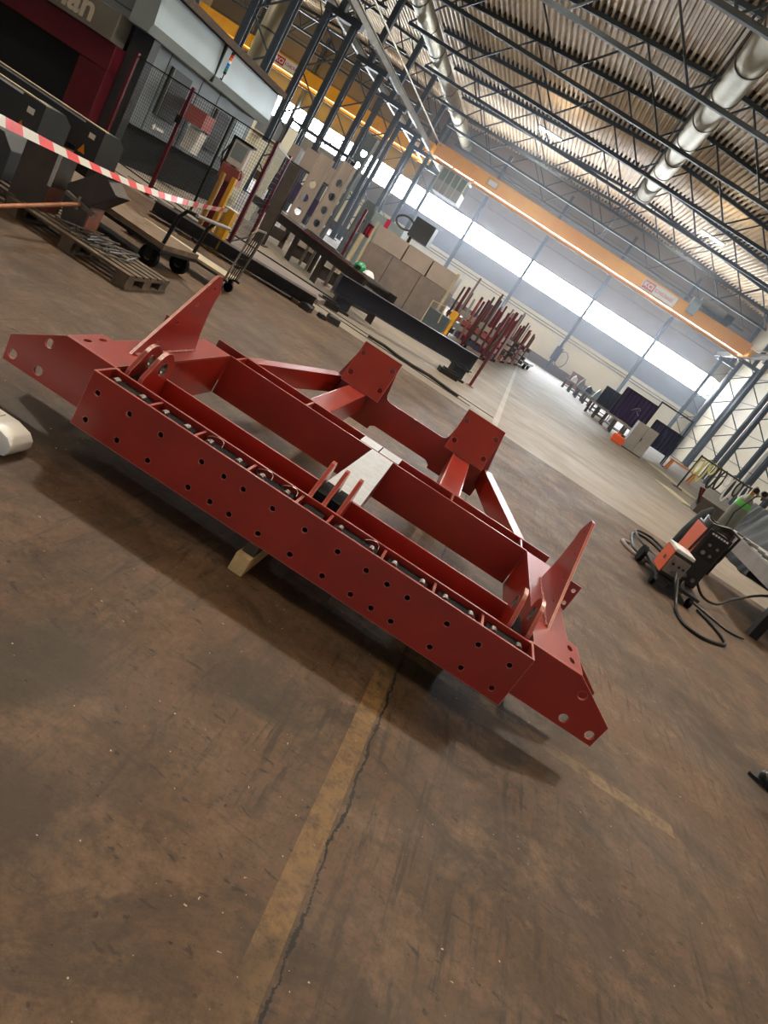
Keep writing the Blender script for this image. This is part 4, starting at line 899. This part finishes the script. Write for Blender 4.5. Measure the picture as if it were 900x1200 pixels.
# ================================================================== RIGHT: WELDING SET
wd = thing('welding_machine', 'orange and black welding machine on a wheeled cart with wire feeder', 'welding machine', (3.0, 8.45, 0))
c_ = MB(); c_.box(-0.10, 0.50, -0.02, 1.05, 0.12, 0.16); c_.box(-0.12, 0.02, -0.16, 0.0, 0.10, 0.14); c_.build('cart', 'welder_black', wd)
for x, y, r in ((-0.10, 0.0, 0.06), (0.42, 0.0, 0.06), (-0.14, 0.85, 0.12), (0.54, 0.85, 0.12)): MB().cyl((x-0.025, y, r), (x+0.025, y, r), r, 16).build('wheel', 'rubber', wd, smooth=True)
fd = MB().box(-0.10, 0.14, 0.0, 0.38, 0.18, 0.50).build('wire_feeder', 'welder_black', wd, bevel=0.008)
MB().box(-0.112, -0.10, -0.005, 0.385, 0.19, 0.50).build('side_cover', 'welder_orange', fd); MB().box(-0.11, 0.15, -0.008, 0.39, 0.50, 0.545).build('lid', 'plastic_white', fd, bevel=0.01)
MB().box(-0.095, 0.145, -0.03, 0.0, 0.22, 0.46).build('front_panel', 'booth_grey', fd, bevel=0.01)
for x in (-0.04, 0.04, 0.10): MB().cyl((x, -0.045, 0.36), (x, -0.03, 0.36), 0.016, 10).build('knob', 'black_metal', fd)
MB().cyl((0.02, -0.10, 0.26), (0.02, -0.03, 0.26), 0.022, 10).build('gun_socket', 'bolt_steel', fd)
MB().box(-0.114, -0.112, 0.12, 0.2, 0.33, 0.38).build('sticker', 'welder_black', fd)
ps = MB().box(0.20, 0.52, 0.42, 1.0, 0.16, 0.92).build('power_source', 'welder_black', wd, bevel=0.015)
MB().box(0.188, 0.20, 0.44, 0.98, 0.30, 0.88).build('side_cover', 'welder_orange', ps); MB().box(0.24, 0.48, 0.412, 0.42, 0.55, 0.85).build('front_panel', 'black_metal', ps)
for x, z, r in ((0.30, 0.62, 0.028), (0.40, 0.62, 0.020), (0.31, 0.74, 0.018), (0.42, 0.74, 0.018)): MB().cyl((x, 0.39, z), (x, 0.412, z), r, 12).build('knob', 'booth_grey', ps)
for k in range(6): MB().box(0.245+0.04*k, 0.272+0.04*k, 0.408, 0.412, 0.868, 0.890).build('name_mark', 'white_label', ps)
for x in (0.30, 0.42): MB().cyl((x, 0.36, 0.26), (x, 0.42, 0.26), 0.028, 12).build('weld_socket', 'bolt_steel', ps)
MB().tube([(0.16, 0.44, 0.55), (0.16, 0.36, 0.98), (0.36, 0.36, 1.04), (0.54, 0.40, 1.0), (0.56, 0.5, 0.6)], 0.018, 8).build('handle', 'welder_black', wd, smooth=True)
for k in range(4):
    z0 = 0.93+0.02*k; pts = [(0.36+0.19*math.cos(t), 0.65+0.26*math.sin(t), z0+0.02*math.sin(3*t)) for t in [j*math.pi/8 for j in range(17)]]
    MB().tube(pts, 0.017, 7, cap=False).build('cable_coil', 'hose_black', wd, smooth=True)
MB().tube([(0.05, -0.06, 0.3), (0.12, -0.12, 0.16), (0.20, -0.1, 0.1), (0.26, 0.0, 0.1), (0.30, 0.25, 0.2)], 0.02, 8).build('interconnect', 'bolt_steel', wd, smooth=True)
gc = thing('gas_cylinder', 'grey shielding-gas cylinder with green shoulder standing behind the welding machine', 'gas cylinder', (3.62, 9.72, 0))
MB().lathe((0, 0, 0), [(0.10, 0), (0.115, 0.02), (0.115, 1.26), (0.113, 1.30)], 24).build('body', 'cylinder_grey', gc, smooth=True)
MB().lathe((0, 0, 1.30), [(0.114, 0.0), (0.110, 0.05), (0.102, 0.08)], 24).build('colour_band', 'green_paint', gc, smooth=True)
MB().lathe((0, 0, 1.38), [(0.101, 0.0), (0.09, 0.04), (0.05, 0.09), (0.035, 0.11)], 24).build('shoulder', 'cylinder_grey', gc, smooth=True)
MB().lathe((0, 0, 1.49), [(0.03, 0), (0.03, 0.08), (0.02, 0.09), (0.02, 0.14)], 12).build('valve', 'brass', gc, smooth=True)
MB().cyl((0, -0.16, 1.55), (0, 0, 1.55), 0.02, 10).build('regulator', 'brass', gc)
for x, z in ((-0.05, 1.58), (0.06, 1.60)): MB().cyl((x, -0.19, z), (x, -0.15, z), 0.038, 14).build('gauge', 'black_metal', gc)
MB().tube([(0.0, -0.17, 1.53), (-0.10, -0.20, 1.2), (-0.04, -0.22, 0.8), (0.0, -0.25, 0.55)], 0.009, 7).build('gas_hose', 'hose_black', gc, smooth=True)
MB().cyl((0.10, -0.04, 1.55), (0.16, -0.06, 1.57), 0.05, 12).build('hand_wheel', 'bolt_steel', gc)
gb = thing('tool_bag', 'long grey fabric tool bag leaning left of the gas cylinder', 'bag', (3.36, 9.95, 0.0), R_(-10))
MB().tube([(0, 0, 0.0), (0.0, 0, 0.2), (0.02, 0, 0.6), (0.05, 0, 0.95), (0.07, 0, 1.08)], [0.07, 0.10, 0.11, 0.09, 0.03], 12).build('bag', 'tarp', gb, smooth=True)
def hose(pts, r, m_, label, cat='hose', sub=4):
    P = [Vector(p) for p in pts]; out = []
    for i in range(len(P)-1):
        p0 = P[max(i-1, 0)]; p1 = P[i]; p2 = P[i+1]; p3 = P[min(i+2, len(P)-1)]
        for k in range(sub):
            t = k/sub; out.append(0.5*((2*p1)+(-p0+p2)*t+(2*p0-5*p1+4*p2-p3)*t*t+(-p0+3*p1-3*p2+p3)*t**3))
    out.append(P[-1]); return tag(MB().tube(out, r, 8).build('welding_hose', m_, smooth=True), label, cat)
hose([(3.10, 8.36, 0.24), (3.16, 8.1, 0.05), (3.12, 7.75, 0.022), (3.15, 7.45, 0.022), (3.38, 7.42, 0.022), (3.72, 7.72, 0.022), (3.80, 7.95, 0.022), (3.75, 8.3, 0.022), (3.62, 8.6, 0.022)], 0.020, 'hose_black', 'thick black welding hose looping on the floor before the machine')
hose([(3.60, 8.9, 0.02), (3.9, 8.7, 0.015), (4.1, 8.6, 0.015), (4.35, 8.75, 0.015)], 0.014, 'hose_black', 'thin black cable trailing right from the welding machine')
hose([(3.2, 9.53, 0.02), (2.93, 9.81, 0.02), (3.0, 10.6, 0.02), (3.15, 11.2, 0.02), (3.45, 11.4, 0.02), (3.7, 10.9, 0.02), (3.75, 10.2, 0.02)], 0.022, 'hose_black', 'black cable loop lying left of the welding machine')
hose([(3.3, 10.2, 0.045), (3.15, 10.7, 0.045), (3.2, 11.4, 0.045), (3.6, 11.75, 0.03), (3.85, 11.2, 0.02), (3.9, 10.5, 0.02)], 0.020, 'hose_black', 'second black cable loop behind the first, left of the welding machine')
hose([(3.0, 9.4, 0.02), (2.78, 9.6, 0.02), (2.72, 9.9, 0.02), (2.85, 10.05, 0.02)], 0.030, 'booth_grey', 'short grey ground-clamp cable at the left of the welding machine')
hose([(3.50, 9.05, 0.30), (3.75, 9.1, 0.12), (4.05, 9.3, 0.10), (4.3, 9.6, 0.22), (4.7, 9.9, 0.45), (5.2, 10.2, 0.6)], 0.018, 'hose_black', 'black cable hanging from the machine under the steel table')
# steel work table at the right picture edge
tb = thing('steel_table', 'heavy grey steel welding table with dark legs at the right edge', 'table', (4.58, 9.2, 0))
MB().box(0, 1.6, 0, 2.9, 0.83, 0.86).build('top', 'cabinet_grey', tb); MB().box(0.01, 0.03, 0.02, 2.88, 0.60, 0.83).build('apron', 'booth_grey', tb); MB().box(0.03, 1.57, 0.02, 0.05, 0.60, 0.83).build('apron', 'booth_grey', tb)
for x, y in ((0.04, 0.05), (1.45, 0.05), (0.04, 2.7), (1.45, 2.7)): MB().box(x, x+0.13, y, y+0.13, 0, 0.60).build('leg', 'black_metal', tb)
MB().box(0.05, 1.5, 1.35, 1.45, 0.5, 0.6).build('cross_beam', 'black_metal', tb)
for k in range(7):
    t = thing('screw_clamp', 'steel screw clamp on the steel table, %s from the near end' % ORD[k], 'clamp', (4.70+0.05*(k % 2), 9.7+0.33*k, 0.86), R_(25*k), 'clamps on the steel table')
    MB().box(-0.01, 0.01, -0.15, 0.15, 0.0, 0.03).build('rail', 'bolt_steel', t); MB().box(-0.01, 0.10, 0.12, 0.15, 0.0, 0.03).build('jaw', 'bolt_steel', t); MB().cyl((0.08, -0.02, 0.02), (0.08, 0.12, 0.02), 0.010, 8).build('screw', 'dark_steel', t)
ag = thing('angle_grinder', 'dark angle grinder lying on the steel table', 'grinder', (4.95, 9.75, 0.86), R_(70))
MB().tube([(0, 0, 0.05), (0.12, 0, 0.05), (0.28, 0, 0.045)], [0.035, 0.032, 0.026], 12).build('body', 'navy', ag, smooth=True); MB().cyl((-0.05, 0, 0.02), (-0.05, 0, 0.07), 0.04, 12).build('gear_head', 'bolt_steel', ag); MB().cyl((-0.05, 0, 0.008), (-0.05, 0, 0.014), 0.065, 18).build('disc', 'dark_steel', ag)
# tarpaulin heap
def drape(name, w, d_, h_, m_, seed):
    rnd = random.Random(seed); nx, ny = 26, 18; vs = []; fs = []
    for j in range(ny+1):
        for i in range(nx+1):
            u = i/nx*2-1; v = j/ny*2-1; e = max(abs(u), abs(v))
            z = h_ if e < 0.62 else h_*(1-((e-0.62)/0.38)**0.75)
            z *= 1 - 0.15*(u+1)/2*abs(math.sin(3*v+seed)); f = 0.05*math.sin(9*u+4*v+seed)+0.04*math.sin(15*v-6*u)
            s = 0.75+0.25*(e > 0.6)
            vs.append((u*w/2*s+f*(e > .5), v*d_/2*s+f*(e > .5), max(0.0, z+0.05*math.sin(7*u+seed)*math.sin(6*v) if e < 0.95 else 0.0)))
    for j in range(ny):
        for i in range(nx): a_ = j*(nx+1)+i; fs.append((a_, a_+1, a_+nx+2, a_+nx+1))
    mb = MB(); mb.add(vs, fs); o = mb.build(name, m_, smooth=True); sm = o.modifiers.new('thick', 'SOLIDIFY'); sm.thickness = 0.01; return o
o = drape('tarpaulin', 4.2, 3.0, 1.75, 'tarp', 1); o.location = (8.6, 16.6, 0); tag(o, 'big dark grey tarpaulin draped over stored goods at the right edge', 'tarpaulin')
o = drape('tarpaulin', 3.0, 2.4, 1.25, 'tarp', 4); o.location = (9.6, 22.0, 0); tag(o, 'smaller grey tarpaulin heap behind the steel trough on the right', 'tarpaulin')
tr_ = thing('steel_trough', 'open dark steel trough with tools on the floor beyond the welding machine', 'trough', (7.3, 22.5, 0), R_(-6))
q = MB(); q.box(0, 1.5, 0, 0.02, 0, 0.5); q.box(0, 1.5, 0.68, 0.7, 0, 0.5); q.box(0, 0.02, 0.02, 0.68, 0, 0.5); q.box(1.48, 1.5, 0.02, 0.68, 0, 0.5); q.box(0.02, 1.48, 0.02, 0.68, 0, 0.02); q.build('body', 'mill_steel', tr_)
for k in range(5): MB().bar((0.05, 0.1+0.1*k, 0.15), (-0.25+0.05*k, 0.0+0.1*k, 0.75), 0.05, 0.05).build('tool_handle', ['black_metal', 'red_lens', 'black_metal', 'dark_steel', 'black_metal'][k], tr_)
for k, (x, y) in enumerate(((7.9, 31.2), (8.5, 29.2), (7.0, 23.9))):  # thin boards added in place of a yellow floor marking
    o = MB().box(-0.35, 0.35, -1.0, 1.0, 0, 0.04).build('pale_plank', 'pale_board'); o.location = (x, y, 0); o.rotation_euler = (0, 0, R_(18)); tag(o, ['pale plank lying on the floor, farthest of three on the right', 'pale plank lying on the floor by the hose stand', 'pale plank lying on the floor left of the trough'][k], 'plank')
# hose stand
hs_ = thing('hose_stand', 'steel stand hung with yellow, white and black hoses near the right columns', 'hose stand', (8.2, 28.6, 0), R_(-8))
for x in (0, 2.2): MB().cyl((x, 0, 0), (x, 0, 1.55), 0.035, 8).build('post', 'dark_steel', hs_); MB().box(x-0.2, x+0.2, -0.3, 0.3, 0, 0.03).build('foot', 'dark_steel', hs_)
MB().cyl((0, 0, 1.5), (2.2, 0, 1.5), 0.035, 8).build('bar', 'dark_steel', hs_)
for k in range(9):
    x = 0.15+0.24*k; m_ = ['hose_yellow', 'hose_yellow', 'hose_yellow', 'hose_black', 'hose_black', 'hose_white', 'hose_white', 'hose_black', 'hose_white'][k]; d_ = 0.75+0.3*math.sin(k*2.3)
    pts = [(x+0.10*math.cos(t), 0.06*math.sin(t)-0.02, 1.5-d_/2+d_/2*math.sin(t)+0.03) for t in [j*math.pi/8 for j in range(17)]]
    MB().tube(pts, 0.038, 7, cap=False).build('hose_coil', m_, hs_, smooth=True)
# orange bench, grey cabinet, screens
ob = thing('orange_bench', 'low orange-brown bench with sloping legs by the right columns', 'bench', (9.4, 36.6, 0), R_(-4))
MB().box(0, 1.6, 0, 0.7, 0.52, 0.60).build('top', 'orange_paint', ob)
for x in (0.1, 1.4):
    for y in (0.08, 0.6): MB().bar((x, y, 0), (x+0.05, y, 0.52), 0.10, 0.10).build('leg', 'orange_paint', ob)
gc2 = thing('grey_cabinet', 'plain grey steel cabinet standing before the purple welding screens', 'cabinet', (5.98, 31.3, 0), R_(-2))
MB().box(0, 0.98, 0, 0.6, 0.04, 1.30).build('body', 'cabinet_grey', gc2, bevel=0.01); MB().box(0.48, 0.49, -0.006, 0.0, 0.06, 1.28).build('door_gap', 'dark_steel', gc2); MB().box(0.50, 0.53, -0.03, 0.0, 0.6, 0.75).build('handle', 'black_metal', gc2); MB().box(0.02, 0.96, 0.02, 0.58, 0, 0.04).build('plinth', 'dark_steel', gc2)
og = thing('orange_canister', 'small orange-red canister on the floor left of the grey cabinet', 'canister', (5.62, 31.0, 0)); MB().box(-0.28, 0.28, -0.15, 0.15, 0.0, 0.36).build('body', 'welder_orange', og, bevel=0.04); MB().cyl((0.1, 0, 0.36), (0.1, 0, 0.42), 0.05, 10).build('cap', 'black_metal', og); MB().box(-0.16, 0.02, -0.03, 0.03, 0.36, 0.43).build('handle', 'welder_orange', og)
def screen(x0, x1, y, z0, z1, m_, label, mark=False):
    t = thing('welding_screen', label, 'welding screen', (x0, y, 0)); w = x1-x0
    for x in (0, w): MB().cyl((x, 0, 0), (x, 0, z1), 0.03, 8).build('post', 'dark_steel', t); MB().box(x-0.04, x+0.04, -0.35, 0.35, 0, 0.05).build('foot', 'dark_steel', t)
    MB().cyl((0, 0, z1), (w, 0, z1), 0.03, 8).build('top_rail', 'dark_steel', t)
    n_ = 40; vs = []; fs = []
    for k in range(n_+1):
        x = 0.03+(w-0.06)*k/n_; y_ = 0.035*math.sin(k*1.3)
        for z in (z0, z1-0.03): vs += [(x, y_, z), (x, y_+0.006, z)]
    for k in range(n_): o_ = 4*k; fs += [(o_, o_+4, o_+6, o_+2), (o_+1, o_+3, o_+7, o_+5), (o_+2, o_+6, o_+7, o_+3), (o_, o_+1, o_+5, o_+4)]
    cu_ = MB(); cu_.add(vs, fs); c2 = cu_.build('curtain', m_, t)
    if mark:
        MB().tube([(w*0.45, -0.05, 1.45), (w*0.5, -0.05, 1.6), (w*0.6, -0.05, 1.75), (w*0.66, -0.05, 1.7), (w*0.58, -0.05, 1.55), (w*0.7, -0.05, 1.4)], 0.02, 6).build('drawn_mark', 'pale_blue', c2)
screen(5.7, 7.6, 38.0, 0.7, 2.32, 'purple_screen', 'large purple welding screen behind the grey cabinet, with a drawn mark', True)
screen(5.7, 6.9, 45.0, 0.6, 1.85, 'navy', 'smaller navy welding screen left of the large purple one')
screen(7.7, 9.3, 37.0, 0.5, 1.75, 'navy', 'navy welding screen right of the large purple one')
cf = thing('goalpost_stand', 'empty tall steel goalpost stand standing over the right-hand welding screen', 'frame', (7.7, 38.6, 0))
for x in (0, 1.9): MB().box(x-0.04, x+0.04, -0.04, 0.04, 0, 2.6).build('post', 'dark_steel', cf)
MB().box(-0.04, 1.94, -0.04, 0.04, 2.6, 2.68).build('top_rail', 'dark_steel', cf)
def trestle(x, y, rz, label, grp, m_='dark_steel'):
    t = thing('steel_trestle', label, 'trestle', (x, y, 0), rz, grp)
    MB().box(0, 1.3, -0.06, 0.06, 0.66, 0.76).build('beam', 'cabinet_grey', t)
    for xx in (0.12, 0.62, 1.18):
        for s in (-1, 1): MB().bar((xx, s*0.28, 0), (xx, s*0.04, 0.66), 0.09, 0.09).build('leg', m_, t)
    MB().box(0.1, 1.2, -0.2, 0.2, 0.22, 0.27).build('shelf', m_, t)
for k in range(5): trestle(4.9+0.33*k, 41.2-1.6*k, R_(-14), 'dark steel trestle in the row before the screens, %s from the far end' % ORD[k], 'trestles before the screens')
for k in range(5): trestle(4.15+0.42*k, 56.0-2.2*k, R_(-14), 'distant dark trestle with small goods, %s from the far wall' % ORD[k], 'trestles toward the far wall')
for k in range(6):
    o = MB().prism([(0, 0), (0.5, 0), (0.42, 0.35), (0.2, 0.5+0.2*(k % 2)), (0.05, 0.3)], 'y', 0, 0.4).build('machine_part', ['plastic_white', 'cabinet_grey', 'navy', 'pale_blue', 'plastic_white', 'cabinet_grey'][k]); o.location = (4.5+0.45*k, 55.6-2.1*k if k < 5 else 43.5, 0.765 if k < 5 else 0.0)
    tag(o, '%s machine part on the distant trestles, %s from the far wall' % (['white', 'grey', 'navy', 'pale blue', 'off-white', 'light grey'][k], ORD[k]), 'machine part')
bx_ = thing('brick_pier', 'low brown masonry pier against the far wall', 'pier', (6.2, 70.9, 0)); MB().box(-0.7, 0.7, 0, 0.9, 0, 1.35).build('body', 'rust', bx_, bevel=0.02); MB().box(-0.75, 0.75, -0.05, 0.9, 1.35, 1.42).build('cap', 'skirting', bx_)
wr_ = thing('wall_pipework', 'dark pipe valve cluster with cable ring on the far wall', 'pipework', (3.15, 71.3, 0)); MB().cyl((0, 0, 0), (0, 0, 3.3), 0.12, 10).build('riser', 'column_paint', wr_); MB().box(-0.35, 0.35, -0.2, 0.2, 1.2, 2.6).build('valve_box', 'navy', wr_); MB().tube([(0.7+0.55*math.cos(t), 0, 1.7+0.8*math.sin(t)) for t in [k*math.pi/10 for k in range(21)]], 0.05, 6, cap=False).build('cable_ring', 'column_paint', wr_, smooth=True)
lw = thing('low_trailer', 'low pale flat trailer parked in the aisle by the profile racks', 'trailer', (-1.3, 43.0, 0), R_(-6)); MB().box(0, 2.2, 0, 3.5, 0.3, 0.45).build('bed', 'cabinet_grey', lw)
for x in (0.2, 2.0):
    for y in (0.4, 3.0): MB().cyl((x-0.08, y, 0.18), (x+0.08, y, 0.18), 0.18, 12).build('wheel', 'rubber', lw)

# ================================================================== PERSON at the right edge: only one boot shows
pe = thing('person', 'person in dark workwear with orange trim, one boot at the right picture edge', 'person', (3.29, 4.49, 0), R_(90))
# local: +y is the walking direction (towards -X in the world), +x to the person's right
def skinned(name, V, E, rad, m_, parent, sub=2):
    me = bpy.data.meshes.new(name); me.from_pydata(V, E, []); o = bpy.data.objects.new(name, me); C.objects.link(o); o.parent = parent
    sk = o.modifiers.new('skin', 'SKIN'); sk.use_smooth_shade = True
    for i, r in enumerate(rad): me.skin_vertices[0].data[i].radius = (r if isinstance(r, tuple) else (r, r))
    for i in range(len(V)): me.skin_vertices[0].data[i].use_root = (i == 0)
    ss = o.modifiers.new('sub', 'SUBSURF'); ss.levels = sub; ss.render_levels = sub
    dg = bpy.context.evaluated_depsgraph_get(); m2 = bpy.data.meshes.new_from_object(o.evaluated_get(dg)); o.modifiers.clear(); o.data = m2; m2.materials.clear(); m2.materials.append(M[m_])
    for p in m2.polygons: p.use_smooth = True
    return o
V = [(0, 0, 0.95), (0, 0, 1.15), (0, 0, 1.36), (0, 0.01, 1.47), (0, 0.02, 1.56),
     (0.10, 0.0, 0.90), (0.11, 0.08, 0.50), (0.11, 0.10, 0.12), (-0.10, 0.0, 0.90), (-0.11, -0.03, 0.50), (-0.11, -0.14, 0.12),
     (0.19, 0, 1.41), (0.25, 0.0, 1.14), (0.24, 0.14, 0.90), (-0.19, 0, 1.41), (-0.25, -0.02, 1.14), (-0.24, 0.10, 0.90)]
Ed = [(0, 1), (1, 2), (2, 3), (3, 4), (0, 5), (5, 6), (6, 7), (0, 8), (8, 9), (9, 10), (2, 11), (11, 12), (12, 13), (2, 14), (14, 15), (15, 16)]
rad = [(0.15, 0.11), (0.15, 0.11), (0.17, 0.11), 0.065, 0.055, 0.10, 0.07, 0.055, 0.10, 0.07, 0.055, 0.065, 0.05, 0.038, 0.065, 0.05, 0.038]
body = skinned('body', V, Ed, rad, 'jacket', pe)
body.data.materials.append(M['trousers']); body.data.materials.append(M['skin'])
for p in body.data.polygons:
    z = p.center.z; p.material_index = 1 if (z < 0.93 and abs(p.center.x) < 0.2) else (2 if z > 1.49 else 0)
hd = MB(); hd.lathe((0, 0.03, 1.53), [(0.045, 0), (0.065, 0.03), (0.08, 0.10), (0.082, 0.15), (0.07, 0.20), (0.035, 0.235), (0.005, 0.24)], 16); head = hd.build('head', 'skin', pe, smooth=True)
MB().tube([(0, 0.108, 1.66), (0, 0.13, 1.625), (0, 0.112, 1.615)], [0.010, 0.014, 0.010], 8).build('nose', 'skin', head, smooth=True)
for s in (-1, 1):
    MB().lathe((s*0.032, 0.102, 1.655), [(0.003, 0), (0.010, 0.004), (0.010, 0.010), (0.003, 0.014)], 8).build('eye', 'white_label', head); MB().tube([(s*0.083, 0.02, 1.62), (s*0.09, 0.02, 1.65), (s*0.085, 0.02, 1.68)], [0.008, 0.015, 0.008], 6).build('ear', 'skin', head, smooth=True)
MB().bar((-0.022, 0.103, 1.585), (0.022, 0.103, 1.585), 0.008, 0.008).build('mouth', 'maroon_pale', head)
MB().lathe((0, 0.015, 1.66), [(0.084, 0.0), (0.090, 0.05), (0.080, 0.09), (0.045, 0.12), (0.005, 0.128)], 16).build('hair', 'hair', pe, smooth=True)
for s, (hx, hy, hz) in ((1, (0.24, 0.14, 0.90)), (-1, (-0.24, 0.10, 0.90))):
    V = [(hx, hy, hz), (hx, hy+0.02, hz-0.05), (hx, hy+0.035, hz-0.09)]; Ed = [(0, 1), (1, 2)]; rad = [0.026, (0.020, 0.036), (0.016, 0.036)]
    for k, ln in enumerate((0.066, 0.076, 0.070, 0.054)):
        y0 = hy+0.005+0.020*k; i = len(V); V += [(hx, y0+0.01, hz-0.10), (hx-s*0.008, y0+0.02, hz-0.10-ln*0.5), (hx-s*0.022, y0+0.025, hz-0.10-ln)]; Ed += [(2, i), (i, i+1), (i+1, i+2)]; rad += [0.009, 0.0085, 0.0075]
    i = len(V); V += [(hx-s*0.012, hy+0.055, hz-0.055), (hx-s*0.020, hy+0.075, hz-0.085), (hx-s*0.022, hy+0.082, hz-0.11)]; Ed += [(1, i), (i, i+1), (i+1, i+2)]; rad += [0.011, 0.0095, 0.008]
    skinned('hand', V, Ed, rad, 'skin', pe, 1)
for s, (fx, fy) in ((1, (0.11, 0.10)), (-1, (-0.11, -0.14))):
    bt = skinned('boot', [(fx, fy, 0.16), (fx, fy+0.01, 0.07), (fx, fy+0.10, 0.055), (fx, fy+0.19, 0.05), (fx, fy-0.05, 0.045)], [(0, 1), (1, 2), (2, 3), (1, 4)], [0.070, 0.064, 0.058, 0.056, 0.050], 'boot_leather', pe)
    so = [(fx+0.045*math.cos(t)*(1.0 if math.sin(t) > 0 else 0.9), fy+0.085+0.165*math.sin(t)) for t in [k*math.pi/9 for k in range(18)]]
    MB().prism(so, 'z', 0.0, 0.025).build('sole', 'sole', bt)
    MB().lathe((fx, fy, 0.17), [(0.072, 0), (0.076, 0.03), (0.074, 0.07), (0.068, 0.08)], 16).build('trouser_hem', 'orange_cloth', pe, smooth=True)
# ================================================================== HAZE in the hall air
if HAZE > 0:
    hm = bpy.data.materials.new('hall_haze'); hm.use_nodes = True; nt = hm.node_tree; nt.nodes.remove(nt.nodes['Principled BSDF'])
    vsn = nt.nodes.new('ShaderNodeVolumeScatter'); vsn.inputs['Density'].default_value = HAZE; vsn.inputs['Color'].default_value = (0.80, 0.88, 1.0, 1); vsn.inputs['Anisotropy'].default_value = 0.45
    nt.links.new(vsn.outputs[0], nt.nodes['Material Output'].inputs['Volume'])
    M['hall_haze'] = hm
    hz = MB().box(-15.0, 15.2, 38.0, 71.5, 0.01, 13.4).build('air_haze', 'hall_haze'); tag(hz, 'thin bluish dust haze hanging in the far part of the hall', 'haze', kind='stuff')
